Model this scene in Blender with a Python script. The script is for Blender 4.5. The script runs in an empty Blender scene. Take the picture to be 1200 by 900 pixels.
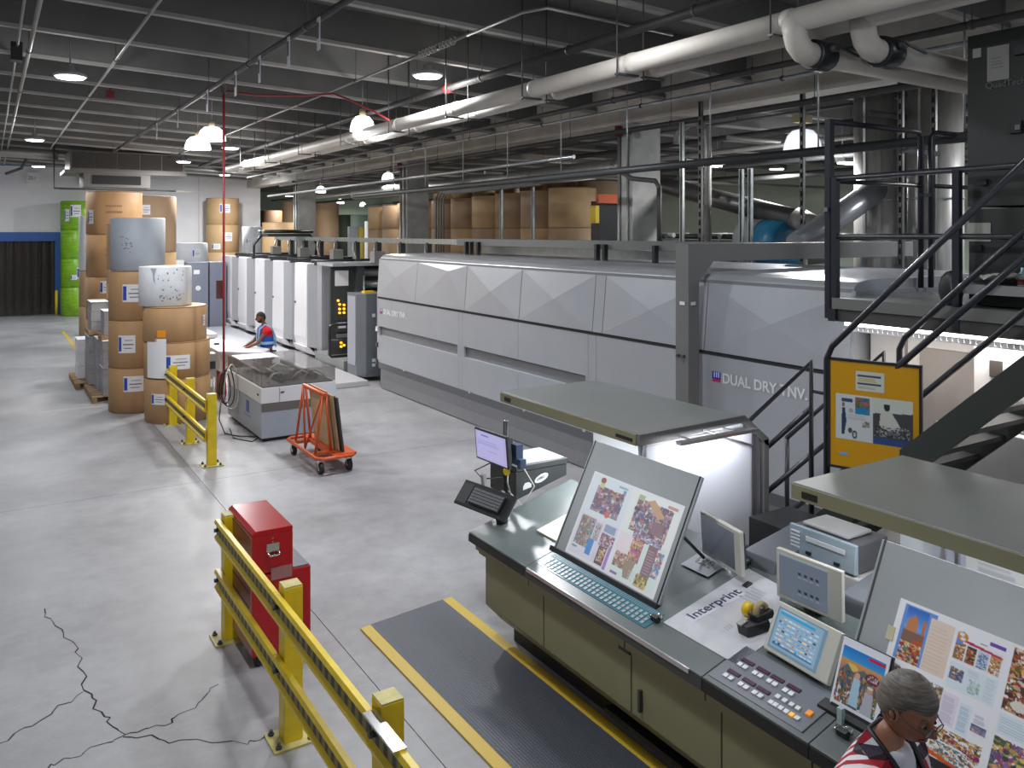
import bpy, bmesh, math, random
import numpy as np
from mathutils import Vector, Matrix
random.seed(7); np.random.seed(7)
R = math.radians
SC = bpy.context.scene
COL = SC.collection

# ------------------------------------------------------------------ camera, world, exposure
TH = math.atan(613/965)
cam = bpy.data.cameras.new('camera'); camo = bpy.data.objects.new('camera', cam); COL.objects.link(camo)
camo.location = (0, 0, 3.5); camo.rotation_euler = (R(90), 0, -TH)
cam.sensor_width = 36; cam.lens = 36*965/1200; cam.shift_y = -(450-272)/1200; cam.clip_end = 200
SC.camera = camo
SC.view_settings.view_transform = 'Standard'; SC.view_settings.look = 'None'
SC.view_settings.gamma = 1; SC.view_settings.exposure = 0.12
SC.cycles.use_denoising = True
SC.cycles.max_bounces = 7; SC.cycles.diffuse_bounces = 4; SC.cycles.glossy_bounces = 3
SC.cycles.transmission_bounces = 5; SC.cycles.transparent_max_bounces = 8
SC.cycles.sample_clamp_indirect = 4; SC.cycles.caustics_reflective = False; SC.cycles.caustics_refractive = False
W = bpy.data.worlds.new('hall_ambient'); SC.world = W; W.use_nodes = True
W.node_tree.nodes['Background'].inputs[0].default_value = (.80, .86, 1, 1)
W.node_tree.nodes['Background'].inputs[1].default_value = .6
LAMP_W = 152.0

# ------------------------------------------------------------------ helpers
def mat(name, col, rough=.5, metal=0, emit=0, ecol=None, var=0, vscale=4, bump=0, bscale=60, alpha=1, trans=0, spec=.5, stretch=None, col2=None):
    m = bpy.data.materials.new(name); m.use_nodes = True
    nt = m.node_tree; b = nt.nodes['Principled BSDF']
    b.inputs['Base Color'].default_value = (*col, 1); b.inputs['Roughness'].default_value = rough
    b.inputs['Metallic'].default_value = metal; b.inputs['Specular IOR Level'].default_value = spec
    if alpha < 1: b.inputs['Alpha'].default_value = alpha
    if trans: b.inputs['Transmission Weight'].default_value = trans
    if emit:
        b.inputs['Emission Color'].default_value = (*(ecol or col), 1); b.inputs['Emission Strength'].default_value = emit
    tc = nt.nodes.new('ShaderNodeTexCoord'); mp = nt.nodes.new('ShaderNodeMapping')
    nt.links.new(tc.outputs['Object'], mp.inputs[0])
    if stretch: mp.inputs['Scale'].default_value = stretch
    if var or col2:
        n = nt.nodes.new('ShaderNodeTexNoise'); n.inputs['Scale'].default_value = vscale; n.inputs['Detail'].default_value = 5
        n.inputs['Roughness'].default_value = .62
        nt.links.new(mp.outputs[0], n.inputs['Vector'])
        r = nt.nodes.new('ShaderNodeValToRGB'); r.color_ramp.elements[0].position = .3; r.color_ramp.elements[1].position = .7
        a = col2 or tuple(c*(1-var) for c in col)
        c2 = col if col2 else tuple(min(1, c*(1+var)) for c in col)
        r.color_ramp.elements[0].color = (*a, 1); r.color_ramp.elements[1].color = (*c2, 1)
        nt.links.new(n.outputs[0], r.inputs[0]); nt.links.new(r.outputs[0], b.inputs['Base Color'])
    if bump:
        n2 = nt.nodes.new('ShaderNodeTexNoise'); n2.inputs['Scale'].default_value = bscale; n2.inputs['Detail'].default_value = 3
        nt.links.new(mp.outputs[0], n2.inputs['Vector'])
        bp = nt.nodes.new('ShaderNodeBump'); bp.inputs['Strength'].default_value = bump; bp.inputs['Distance'].default_value = .01
        nt.links.new(n2.outputs[0], bp.inputs['Height']); nt.links.new(bp.outputs[0], b.inputs['Normal'])
    return m

def attr_mat(name, emit=0, rough=.45):
    m = bpy.data.materials.new(name); m.use_nodes = True; nt = m.node_tree; b = nt.nodes['Principled BSDF']
    a = nt.nodes.new('ShaderNodeAttribute'); a.attribute_name = 'Col'
    b.inputs['Roughness'].default_value = rough
    if emit:
        b.inputs['Base Color'].default_value = (.02, .02, .02, 1)
        nt.links.new(a.outputs['Color'], b.inputs['Emission Color']); b.inputs['Emission Strength'].default_value = emit
    else: nt.links.new(a.outputs['Color'], b.inputs['Base Color'])
    return m

V = Vector
class M:
    def __init__(s): s.v = []; s.f = []; s.mi = []; s.sm = []; s.cur = 0
    def add(s, vs, fs, smooth=False):
        o = len(s.v); s.v += [tuple(p) for p in vs]
        for f in fs:
            s.f.append([i+o for i in f]); s.mi.append(s.cur); s.sm.append(smooth)
        return s
    def m(s, i): s.cur = i; return s
    def box(s, x0, x1, y0, y1, z0, z1):
        return s.add([(x0,y0,z0),(x1,y0,z0),(x1,y1,z0),(x0,y1,z0),(x0,y0,z1),(x1,y0,z1),(x1,y1,z1),(x0,y1,z1)],
                     [(0,3,2,1),(4,5,6,7),(0,1,5,4),(1,2,6,5),(2,3,7,6),(3,0,4,7)])
    def ob(s, c, a, b, n, ha, hb, hn):
        c = V(c); a = V(a).normalized()*ha; b = V(b).normalized()*hb; n = V(n).normalized()*hn
        return s.add([c-a-b-n,c+a-b-n,c+a+b-n,c-a+b-n,c-a-b+n,c+a-b+n,c+a+b+n,c-a+b+n],
                     [(0,3,2,1),(4,5,6,7),(0,1,5,4),(1,2,6,5),(2,3,7,6),(3,0,4,7)])
    def cyl(s, p0, p1, r, n=12, r1=None, smooth=True):
        p0 = V(p0); p1 = V(p1); d = (p1-p0).normalized(); r1 = r if r1 is None else r1
        u = d.orthogonal().normalized(); w = d.cross(u)
        vs = []
        for p, q in ((p0, r), (p1, r1)):
            for i in range(n):
                t = 2*math.pi*i/n; vs.append(p+(u*math.cos(t)+w*math.sin(t))*q)
        s.add(vs, [(i, (i+1)%n, n+(i+1)%n, n+i) for i in range(n)], smooth)
        o = len(s.v)-2*n
        for ring in ([*range(n)][::-1], [*range(n, 2*n)]):
            s.f.append([o+i for i in ring]); s.mi.append(s.cur); s.sm.append(False)
        return s
    def tube(s, pts, r, n=8, closed=False):
        pts = [V(p) for p in pts]; rings = []; u = None
        for i, p in enumerate(pts):
            a = pts[max(i-1, 0)]; b = pts[min(i+1, len(pts)-1)]
            if closed: a = pts[i-1]; b = pts[(i+1) % len(pts)]
            d = (b-a).normalized()
            u = d.orthogonal().normalized() if u is None else (u-d*u.dot(d)).normalized()
            w = d.cross(u); rings.append([p+(u*math.cos(2*math.pi*k/n)+w*math.sin(2*math.pi*k/n))*r for k in range(n)])
        vs = [q for g in rings for q in g]; fs = []
        L = len(pts)
        for i in range(L if closed else L-1):
            j = (i+1) % L
            fs += [(i*n+k, i*n+(k+1)%n, j*n+(k+1)%n, j*n+k) for k in range(n)]
        s.add(vs, fs, True)
        if not closed:
            o = len(s.v)-len(vs)
            s.f.append([o+k for k in range(n)][::-1]); s.mi.append(s.cur); s.sm.append(False)
            s.f.append([o+(L-1)*n+k for k in range(n)]); s.mi.append(s.cur); s.sm.append(False)
        return s
    def prism(s, poly, e0, e1):      # poly of 3D points swept from offset e0 to e1
        n = len(poly); e0 = V(e0); e1 = V(e1)
        vs = [V(p)+e0 for p in poly]+[V(p)+e1 for p in poly]
        return s.add(vs, [tuple(range(n))[::-1], tuple(range(n, 2*n))]+[(i, (i+1)%n, n+(i+1)%n, n+i) for i in range(n)])
    def xz(s, poly, y0, y1): return s.prism([(x, 0, z) for x, z in poly], (0, y0, 0), (0, y1, 0))
    def lathe(s, c, prof, n=24, axis='z', smooth=True):
        c = V(c); vs = []
        for r, h in prof:
            for i in range(n):
                t = 2*math.pi*i/n
                a, b = r*math.cos(t), r*math.sin(t)
                vs.append(c+(V((a, b, h)) if axis == 'z' else V((a, h, b)) if axis == 'y' else V((h, a, b))))
        L = len(prof)
        return s.add(vs, [(j*n+i, j*n+(i+1)%n, (j+1)*n+(i+1)%n, (j+1)*n+i) for j in range(L-1) for i in range(n)], smooth)
    def ball(s, c, r, n=12, sc=(1,1,1)):
        c = V(c); vs = []; k = n//2
        for j in range(k+1):
            p = math.pi*j/k
            for i in range(n):
                t = 2*math.pi*i/n
                vs.append(c+V((r*sc[0]*math.sin(p)*math.cos(t), r*sc[1]*math.sin(p)*math.sin(t), r*sc[2]*math.cos(p))))
        return s.add(vs, [(j*n+i, j*n+(i+1)%n, (j+1)*n+(i+1)%n, (j+1)*n+i) for j in range(k) for i in range(n)], True)
    def text(s, txt, size, org, right, up, ext=.002, bold=0):
        cu = bpy.data.curves.new('t', 'FONT'); cu.body = txt; cu.size = size; cu.extrude = ext; cu.offset = bold
        o = bpy.data.objects.new('t', cu); me = bpy.data.meshes.new_from_object(o)
        right = V(right).normalized(); up = V(up).normalized(); n = right.cross(up); org = V(org)
        s.add([org+right*v.co.x+up*v.co.y+n*(v.co.z+ext) for v in me.vertices], [tuple(p.vertices) for p in me.polygons])
        bpy.data.objects.remove(o); bpy.data.curves.remove(cu); bpy.data.meshes.remove(me)
        return s

def tag(o, label=None, cat=None, group=None, kind=None):
    if label: o['label'] = label
    if cat: o['category'] = cat
    if group: o['group'] = group
    if kind: o['kind'] = kind
    return o
def origin_of(o):
    p = V((0, 0, 0))
    while o: p += o.location; o = o.parent
    return p
def ob(name, mb, mats, parent=None, label=None, cat=None, group=None, kind=None, bevel=0, fix=True):
    me = bpy.data.meshes.new(name)
    vs = np.array([tuple(v) for v in mb.v], float)
    if parent: off = np.array(origin_of(parent)); loc = (0, 0, 0)
    else:
        lo, hi = vs.min(0), vs.max(0); off = np.array([(lo[0]+hi[0])/2, (lo[1]+hi[1])/2, lo[2]]); loc = tuple(off)
    me.from_pydata([tuple(v) for v in vs-off], [], mb.f)
    for m_ in (mats if isinstance(mats, (list, tuple)) else [mats]): me.materials.append(m_)
    me.polygons.foreach_set('material_index', mb.mi); me.polygons.foreach_set('use_smooth', mb.sm)
    if fix:
        bm = bmesh.new(); bm.from_mesh(me); bmesh.ops.remove_doubles(bm, verts=bm.verts, dist=1e-5)
        bmesh.ops.recalc_face_normals(bm, faces=bm.faces); bm.to_mesh(me); bm.free()
    o = bpy.data.objects.new(name, me); COL.objects.link(o); o.location = loc
    if parent: o.parent = parent
    if bevel:
        bv = o.modifiers.new('bevel', 'BEVEL'); bv.width = bevel; bv.segments = 2; bv.limit_method = 'ANGLE'; bv.angle_limit = R(40)
    return tag(o, label, cat, group, kind)
def thing(name, loc, label, cat, group=None, kind=None):
    o = bpy.data.objects.new(name, None); COL.objects.link(o); o.location = loc; o.empty_display_size = .1
    return tag(o, label, cat, group, kind)
def dup(o, loc, label=None, rz=None, parent=None):
    c = o.copy(); COL.objects.link(c); c.parent = parent
    if parent is None: c.location = loc
    if rz is not None: c.rotation_euler = (0, 0, rz)
    if label: c['label'] = label
    for ch in [k for k in KIDS.get(o.name, list(o.children))]: dup(ch, None, None, None, c)
    return c
KIDS = {}

# painted paper: a fine grid of verts with a colour attribute
class Canvas:
    def __init__(s, nx, ny, bg=(1, 1, 1)): s.nx, s.ny = nx, ny; s.a = np.ones((ny, nx, 3))*np.array(bg)
    def _i(s, x0, y0, x1, y1): return (slice(int(max(0, y0)*s.ny), max(int(y0*s.ny)+1, int(y1*s.ny))), slice(int(max(0, x0)*s.nx), max(int(x0*s.nx)+1, int(x1*s.nx))))
    def rect(s, x0, y0, x1, y1, c): s.a[s._i(x0, y0, x1, y1)] = c; return s
    def grad(s, x0, y0, x1, y1, c0, c1):
        ii = s._i(x0, y0, x1, y1); h = s.a[ii].shape[0]; t = np.linspace(0, 1, h)[:, None, None]
        s.a[ii] = np.array(c0)*(1-t)+np.array(c1)*t; return s
    def ell(s, cx, cy, rx, ry, c):
        x0, x1 = max(0, int((cx-rx)*s.nx)), min(s.nx, int((cx+rx)*s.nx)+2); y0, y1 = max(0, int((cy-ry)*s.ny)), min(s.ny, int((cy+ry)*s.ny)+2)
        if x1 <= x0 or y1 <= y0: return s
        y, x = np.mgrid[y0:y1, x0:x1]; v = s.a[y0:y1, x0:x1]; v[(((x+.5)/s.nx-cx)/rx)**2+(((y+.5)/s.ny-cy)/ry)**2 < 1] = c; return s
    def blobs(s, x0, y0, x1, y1, pal, n=30, r=.03, seed=0):
        g = random.Random(seed); ii = s._i(x0, y0, x1, y1); keep = s.a.copy(); 
        r = r*.5
        for _ in range(n*4):
            c = np.array(g.choice(pal))*g.uniform(.7, 1.12)
            s.ell(g.uniform(x0, x1), g.uniform(y0, y1), r*g.uniform(.25, 1.2), r*g.uniform(.35, 1.7), np.minimum(c, 1))
        t = s.a[ii].copy(); s.a = keep; s.a[ii] = t; return s
    def lines(s, x0, y0, x1, y1, n, c=(.45, .45, .48), seed=0):
        g = random.Random(seed)
        for k in range(n):
            y = y0+(y1-y0)*(k+.5)/n; s.rect(x0, y, x1-(x1-x0)*g.uniform(0, .25), y+.0001, c)
        return s
    def poly(s, pts, c):
        y, x = np.mgrid[0:s.ny, 0:s.nx]; X = (x+.5)/s.nx; Y = (y+.5)/s.ny; ins = np.zeros(X.shape, bool); n = len(pts)
        for i in range(n):
            x1, y1 = pts[i]; x2, y2 = pts[(i+1) % n]
            cond = ((y1 > Y) != (y2 > Y)) & (X < (x2-x1)*(Y-y1)/(y2-y1+1e-9)+x1); ins ^= cond
        s.a[ins] = c; return s
def painted(name, cv, tl, right, down, w, h, mat_, parent=None, thick=.0015, bend=None, **kw):
    tl = V(tl); right = V(right).normalized(); down = V(down).normalized(); n = down.cross(right).normalized()
    nx, ny = cv.nx, cv.ny
    vs = []
    for j in range(ny+1):
        for i in range(nx+1):
            p = tl+right*(w*i/nx)+down*(h*j/ny)+n*thick
            vs.append(bend(p) if bend else p)
    fs = [(j*(nx+1)+i, (j+1)*(nx+1)+i, (j+1)*(nx+1)+i+1, j*(nx+1)+i+1) for j in range(ny) for i in range(nx)]
    k = len(vs); bk = [tl, tl+right*w, tl+right*w+down*h, tl+down*h]
    mb = M(); mb.add(vs, fs)
    if not bend:
        c4 = [0, nx, ny*(nx+1)+nx, ny*(nx+1)]
        mb.add(bk, []); mb.f += [[k, k+1, k+2, k+3], [c4[0], c4[1], k+1, k], [c4[1], c4[2], k+2, k+1], [c4[2], c4[3], k+3, k+2], [c4[3], c4[0], k, k+3]]
        mb.mi += [0]*5; mb.sm += [False]*5
    o = ob(name, mb, mat_, parent, fix=False, **kw)
    a = np.pad(cv.a, ((0, 1), (0, 1), (0, 0)), 'edge').reshape(-1, 3)
    at = o.data.color_attributes.new('Col', 'FLOAT_COLOR', 'POINT')
    col = np.ones((len(o.data.vertices), 4)); m_ = min(len(a), len(col)); col[:m_, :3] = a[:m_]**1.6
    col[m_:, :3] = a[0]
    at.data.foreach_set('color', col.ravel())
    return o

# ------------------------------------------------------------------ materials
FLOORM = mat('concrete_floor', (.44,.435,.455), .42, col2=(.25,.246,.255), vscale=.45, bump=.06, bscale=25)
_nt = FLOORM.node_tree; _b = _nt.nodes['Principled BSDF']
_n = _nt.nodes.new('ShaderNodeTexNoise'); _n.inputs['Scale'].default_value = 3.5; _n.inputs['Detail'].default_value = 9; _n.inputs['Roughness'].default_value = .75
_tc = _nt.nodes.new('ShaderNodeTexCoord'); _nt.links.new(_tc.outputs['Object'], _n.inputs['Vector'])
_mx = _nt.nodes.new('ShaderNodeMix'); _mx.data_type = 'RGBA'; _mx.blend_type = 'MULTIPLY'; _mx.inputs[0].default_value = .55
_rp = _nt.nodes.new('ShaderNodeValToRGB'); _rp.color_ramp.elements[0].position = .35; _rp.color_ramp.elements[0].color = (.62,.62,.64,1); _rp.color_ramp.elements[1].position = .6
_nt.links.new(_n.outputs[0], _rp.inputs[0])
_src = _b.inputs['Base Color'].links[0].from_socket
_nt.links.new(_src, _mx.inputs[6]); _nt.links.new(_rp.outputs[0], _mx.inputs[7]); _nt.links.new(_mx.outputs[2], _b.inputs['Base Color'])
_mr = _nt.nodes.new('ShaderNodeMapRange'); _mr.inputs[3].default_value = .28; _mr.inputs[4].default_value = .6
_nt.links.new(_n.outputs[0], _mr.inputs[0]); _nt.links.new(_mr.outputs[0], _b.inputs['Roughness'])
JOINT = mat('joint_dark', (.03,.03,.03), .9)
DECK = mat('ceiling_deck_shade', (.17,.167,.158), .8, var=.18, vscale=.8)  # same concrete as the ribs, coloured darker for its shade
RIB = mat('ceiling_rib_lit', (.42,.40,.37), .8, var=.15, vscale=1.5)  # rib undersides, light from below put into the paler colour
BEAMC = mat('painted_concrete_beam', (.62,.59,.53), .8, var=.18, vscale=1.2)
CONC = mat('column_concrete', (.42,.425,.41), .8, var=.2, vscale=2)
WALLM = mat('white_block_wall', (.80,.79,.80), .8, var=.07, vscale=.4)
PALEG = mat('pale_green_wall', (.50,.58,.47), .8, var=.08, vscale=.5)
BLUE = mat('blue_door_paint', (.02,.10,.36), .5)
STRIPM = mat('smoky_vinyl_strip', (.045,.04,.033), .12, alpha=.7)
BLACK = mat('black_paint', (.015,.016,.018), .45)
BLKP = mat('black_plastic', (.02,.021,.024), .35)
DGREY = mat('dark_grey_steel', (.055,.06,.062), .45)
RAILM = mat('black_rail_paint', (.022,.024,.032), .3)
STRG = mat('dark_green_grey_stringer', (.028,.035,.030), .5)
GALV = mat('galvanised_steel', (.45,.48,.48), .4, .8, var=.15, vscale=8)
STEEL = mat('brushed_steel_duct', (.42,.41,.39), .38, .55, var=.15, vscale=3, stretch=(6,6,.6))
PIPEW = mat('cream_pipe_jacket', (.60,.56,.50), .5, var=.08, vscale=2)
PIPED = mat('dark_sprinkler_pipe', (.07,.065,.062), .5, var=.2)
RUSTP = mat('red_primer', (.20,.03,.03), .6)
PIPEG = mat('grey_pipe', (.16,.16,.155), .5, .3)
CONDUIT = mat('conduit_grey', (.36,.35,.33), .4, .5)
KRAFT = mat('kraft_wrap', (.46,.27,.125), .6, var=.10, vscale=3, stretch=(1,1,.3))
KRAFT2 = mat('pale_kraft_wrap', (.52,.34,.17), .6, var=.08, vscale=2)
KRAFT3 = mat('dull_kraft_wrap', (.40,.27,.16), .65, var=.1, vscale=2, stretch=(1,1,.3))
KRAFTD = mat('kraft_seam', (.24,.13,.06), .7)
PAPERW = mat('white_paper_roll', (.66,.68,.70), .6, var=.06, vscale=6)
PAPERG = mat('grey_paper_roll', (.36,.39,.43), .55, var=.06, vscale=3)
GREENW = mat('lime_green_wrap', (.22,.46,.02), .35, var=.25, vscale=3, stretch=(1,1,4))
PURE = mat('white_paper', (.86,.86,.88), .6)
STACKP = mat('printed_paper_edges', (.46,.46,.47), .7, col2=(.22,.22,.24), vscale=2.2, stretch=(.3,.3,60))
WOOD = mat('pallet_wood', (.36,.23,.12), .8, var=.25, vscale=6)
SILVER = mat('silver_press_panel', (.44,.46,.50), .36, .25, var=.03, vscale=2)
SILVERL = mat('silver_press_roof', (.52,.54,.58), .3, .4, var=.04, vscale=2)
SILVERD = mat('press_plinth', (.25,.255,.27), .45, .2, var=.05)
UNITW = mat('press_unit_white', (.74,.73,.75), .4, var=.02)
UNITG = mat('press_unit_grey_side', (.40,.41,.44), .4, .2)
BGREY = mat('blue_grey_cabinet', (.20,.22,.28), .45)
MIDG = mat('mid_grey_machine', (.33,.36,.42), .45)
CHAR = mat('charcoal_panel', (.045,.05,.05), .5)
ORANGEL = mat('amber_lamp', (1,.45,.02), .4, emit=1.6)
LABELW = mat('white_label', (.80,.80,.82), .5)
LABELB = mat('label_blue_print', (.02,.07,.42), .5)
INK = mat('grey_ink', (.16,.16,.18), .6)
OLIVE = mat('olive_beige_paint', (.25,.24,.145), .5, var=.03)
DESKM = mat('grey_green_desk', (.115,.135,.135), .28, var=.10, vscale=3)
HOODT = mat('hood_top_paint', (.175,.185,.175), .38, var=.06, vscale=2)
HOODG = mat('hood_bracket_grey', (.17,.17,.165), .45)
EDGEA = mat('aluminium_edge', (.66,.64,.66), .3, .9)
PLATE = mat('proof_plate_grey', (.40,.43,.44), .3, .25, var=.05, vscale=2)
WBOARD = mat('whiteboard', (.82,.84,.92), .18)
BEIGE = mat('monitor_bezel_beige', (.60,.59,.53), .45)
SCREENK = mat('dark_lcd', (.045,.05,.06), .15)
KEYW = mat('white_key', (.75,.76,.78), .4)
PURPLE = mat('display_strip', (.08,.03,.055), .2)
PANELG = mat('key_panel_grey', (.155,.17,.20), .3)
CYAN = mat('cyan_glass_strip', (.07,.19,.24), .12)
RED = mat('red_tool_enamel', (.40,.008,.012), .25, var=.06)
REDD = mat('faded_red_front', (.36,.13,.12), .3)
CHROME = mat('chrome', (.75,.75,.74), .15, 1)
YELLOW = mat('yellow_guard_paint', (.76,.55,.012), .35, var=.12, vscale=6)
YELLOWD = mat('worn_yellow_plate', (.50,.44,.16), .5, var=.25, vscale=10)
RUBBER = mat('black_rubber', (.02,.02,.02), .7)
MATY = mat('yellow_mat_border', (.68,.47,.05), .45)
ORANGE = mat('orange_cart_paint', (.62,.10,.02), .4)
PLY = mat('plywood_board', (.50,.36,.20), .6, var=.12, vscale=5)
LENS = mat('lamp_lens', (1, 1, 1), .4, emit=9, ecol=(.93,.95,1))
DOME = mat('lit_dome_shade', (.95,.97,1), .4, emit=2.6, ecol=(.95,.97,1))
GLASSD = mat('prismatic_glass', (.85,.86,.88), .15, emit=.35, ecol=(.9,.93,1), alpha=.8)
BRASS = mat('pale_ballast', (.50,.42,.24), .5)
FROST = mat('smoked_cover', (.20,.18,.17), .05, alpha=.34)
TUBEW = mat('pale_hose', (.62,.60,.54), .5)
REDC = mat('red_cable', (.36,.03,.035), .4)
SKIN = mat('dark_skin', (.16,.065,.035), .5, var=.1)
SKIN2 = mat('tan_skin', (.30,.125,.068), .45, var=.12, vscale=12)
HAIRB = mat('black_hair', (.012,.010,.010), .7)
HAIRG = mat('greying_hair', (.21,.18,.15), .5, col2=(.04,.033,.028), vscale=11, stretch=(1,2,14))
REDS = mat('red_tshirt', (.55,.006,.02), .8)
VEST = mat('blue_vest', (.008,.09,.42), .7)
REFL = mat('pale_reflective_tape', (.30,.48,.66), .35)
JEAN = mat('dark_trousers', (.03,.035,.05), .8)
TSHIRT = mat('pale_undershirt', (.62,.63,.66), .8)
ADHES = mat('yellow_tape', (.80,.55,.02), .4)
AMBERB = mat('amber_backing', (.62,.31,.01), .3)
FANB = mat('blue_fan_face', (.02,.20,.36), .4)
PRINT = attr_mat('printed_sheet'); SCREEN = attr_mat('lit_screen', 1.0, .2); GLOWSHEET = attr_mat('gloss_print', 0, .3)
TEALG = mat('teal_paint', (.04,.30,.30), .3)
CREAM = mat('off_white_machine', (.60,.575,.56), .5, var=.03)
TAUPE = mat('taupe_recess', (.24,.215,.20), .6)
# plaid
PLAID = bpy.data.materials.new('red_plaid_cloth'); PLAID.use_nodes = True
_nt = PLAID.node_tree; _b = _nt.nodes['Principled BSDF']; _b.inputs['Roughness'].default_value = .85
_tc = _nt.nodes.new('ShaderNodeTexCoord'); _ck = []
for vec, c1, c2 in (((30,22,0),(.42,.015,.03),(.78,.78,.80)), ((0,8,30),(.06,.05,.08),(.9,.9,.92))):
    mp = _nt.nodes.new('ShaderNodeMapping'); mp.inputs['Scale'].default_value = [max(v, .001) for v in vec]
    w = _nt.nodes.new('ShaderNodeTexWave'); w.inputs['Scale'].default_value = .25; w.bands_direction = 'DIAGONAL'
    r = _nt.nodes.new('ShaderNodeValToRGB'); r.color_ramp.interpolation = 'CONSTANT'
    r.color_ramp.elements[0].color = (*c1, 1); r.color_ramp.elements[1].position = .5; r.color_ramp.elements[1].color = (*c2, 1)
    _nt.links.new(_tc.outputs['Object'], mp.inputs[0]); _nt.links.new(mp.outputs[0], w.inputs[0]); _nt.links.new(w.outputs['Fac'], r.inputs[0]); _ck.append(r)
_mx = _nt.nodes.new('ShaderNodeMix'); _mx.data_type = 'RGBA'; _mx.inputs[0].default_value = 1; _mx.blend_type = 'MULTIPLY'
_nt.links.new(_ck[0].outputs[0], _mx.inputs[6]); _nt.links.new(_ck[1].outputs[0], _mx.inputs[7]); _nt.links.new(_mx.outputs[2], _b.inputs['Base Color'])
# tread mat with fine ribs
MATD = mat('ribbed_rubber_mat', (.075,.083,.105), .42)
_nt = MATD.node_tree; _b = _nt.nodes['Principled BSDF']; _tc = _nt.nodes.new('ShaderNodeTexCoord')
_w = _nt.nodes.new('ShaderNodeTexWave'); _w.bands_direction = 'Y'; _w.inputs['Scale'].default_value = 22
_w2 = _nt.nodes.new('ShaderNodeTexWave'); _w2.bands_direction = 'X'; _w2.inputs['Scale'].default_value = 22
_mt = _nt.nodes.new('ShaderNodeMath'); _mt.operation = 'MULTIPLY'
_bp = _nt.nodes.new('ShaderNodeBump'); _bp.inputs['Strength'].default_value = .8; _bp.inputs['Distance'].default_value = .004
_w.inputs['Scale'].default_value = 14; _w2.inputs['Scale'].default_value = 14
for w in (_w, _w2): _nt.links.new(_tc.outputs['Object'], w.inputs[0])
_nt.links.new(_w.outputs['Fac'], _mt.inputs[0]); _nt.links.new(_w2.outputs['Fac'], _mt.inputs[1]); _nt.links.new(_mt.outputs[0], _bp.inputs['Height']); _nt.links.new(_bp.outputs[0], _b.inputs['Normal'])

_nt = MATY.node_tree; _b = _nt.nodes['Principled BSDF']; _tc = _nt.nodes.new('ShaderNodeTexCoord'); _mp = _nt.nodes.new('ShaderNodeMapping'); _mp.inputs['Rotation'].default_value = (0, 0, .785)
_ck = _nt.nodes.new('ShaderNodeTexChecker'); _ck.inputs['Scale'].default_value = 70
_bp = _nt.nodes.new('ShaderNodeBump'); _bp.inputs['Strength'].default_value = .9; _bp.inputs['Distance'].default_value = .004
_nt.links.new(_tc.outputs['Object'], _mp.inputs[0]); _nt.links.new(_mp.outputs[0], _ck.inputs[0]); _nt.links.new(_ck.outputs['Fac'], _bp.inputs['Height']); _nt.links.new(_bp.outputs[0], _b.inputs['Normal'])
# ------------------------------------------------------------------ the setting
floor = ob('floor', M().box(-14, 34, -8, 66, -.25, -.03), JOINT, kind='structure', label='grey polished concrete slab floor of the print hall')
XJ = [-14, -9.4, -3.6, 2.35, 11.0, 17, 23, 34]; YJ = [-8, 1.2, 12.1, 18.6, 25, 31, 37, 44, 66]
XJ2 = [-14, -9.4, -3.6, 2.52, 7.9, 11.0, 17, 23, 34]
G = .007
for i in range(len(XJ2)-1):
    for j in range(len(YJ)-1):
        ob('slab', M().box(XJ2[i]+G/2, XJ2[i+1]-G/2, YJ[j]+G/2, YJ[j+1]-G/2, -.03, 0), FLOORM, floor)
def crack(pts, w=.012):
    m_ = M(); g = random.Random(len(pts)); q = []
    for a, b in zip(pts[:-1], pts[1:]):
        for t in range(6):
            f = t/6; q.append((a[0]+(b[0]-a[0])*f+g.uniform(-.03, .03), a[1]+(b[1]-a[1])*f+g.uniform(-.03, .03)))
    q.append(pts[-1])
    for a, b in zip(q[:-1], q[1:]):
        d = (V((*b, 0))-V((*a, 0))).normalized(); n = V((-d.y, d.x, 0))*w*g.uniform(.25, .6)
        A, B = V((*a, .0008)), V((*b, .0008)); m_.add([A-n, B-n, B+n, A+n], [(0, 1, 2, 3)])
    return m_
cr = M()
for p in ([(.42,8.77),(.53,8.25),(.63,7.72),(.62,7.04),(.7,6.62),(.8,6.29)], [(.2,5.9),(.35,6.18),(.55,6.23),(.8,6.29),(1.04,6.26),(1.26,6.37),(1.5,6.6)],
          [(.8,6.29),(1.06,6.04),(1.47,5.74),(1.7,5.75)], [(.62,7.04),(.3,6.8),(0,6.6)]):
    c = crack(p); cr.add(c.v, c.f)
ob('floor_crack', cr, JOINT, floor, kind='stuff')
fl = M(); fl.box(2.15, 2.25, 27, 33, .0005, .003)
ob('floor_tape', fl, mat('worn_floor_tape', (.55,.38,.05), .6), kind='structure', label='worn yellow lane tape on the floor by the green rolls')

ceil = ob('ceiling', M().prism([(-14,0,7.42),(11,0,6.40),(11,0,6.5),(-14,0,7.52)], (0,-8,0), (0,66,0)).prism([(11,0,6.4),(34,0,6.4),(34,0,6.5),(11,0,6.5)], (0,-8,0), (0,66,0)), DECK, kind='structure', label='dark grey painted concrete roof deck')
for k in range(-8, 15):
    y = 11.2+2*k
    for (xa, xb, za, zb) in ((-14, 10.4, 6.88, 5.90), (10.95, 33.9, 5.88, 5.88)):
        w = .055
        q = M().m(1).prism([(xa, 0, za), (xb, 0, zb), (xb, 0, zb+.05), (xa, 0, za+.05)], (0, y-w, 0), (0, y+w, 0))
        q.m(0).prism([(xa, 0, za+.052), (xb, 0, zb+.052), (xb, 0, zb+.6), (xa, 0, za+.6)], (0, y-w+.01, 0), (0, y+w-.01, 0))  # rib sides take the dark deck colour as painted shade
        ob('ceiling_rib', q, [DECK, RIB], ceil)
BX = 10.4
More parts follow.
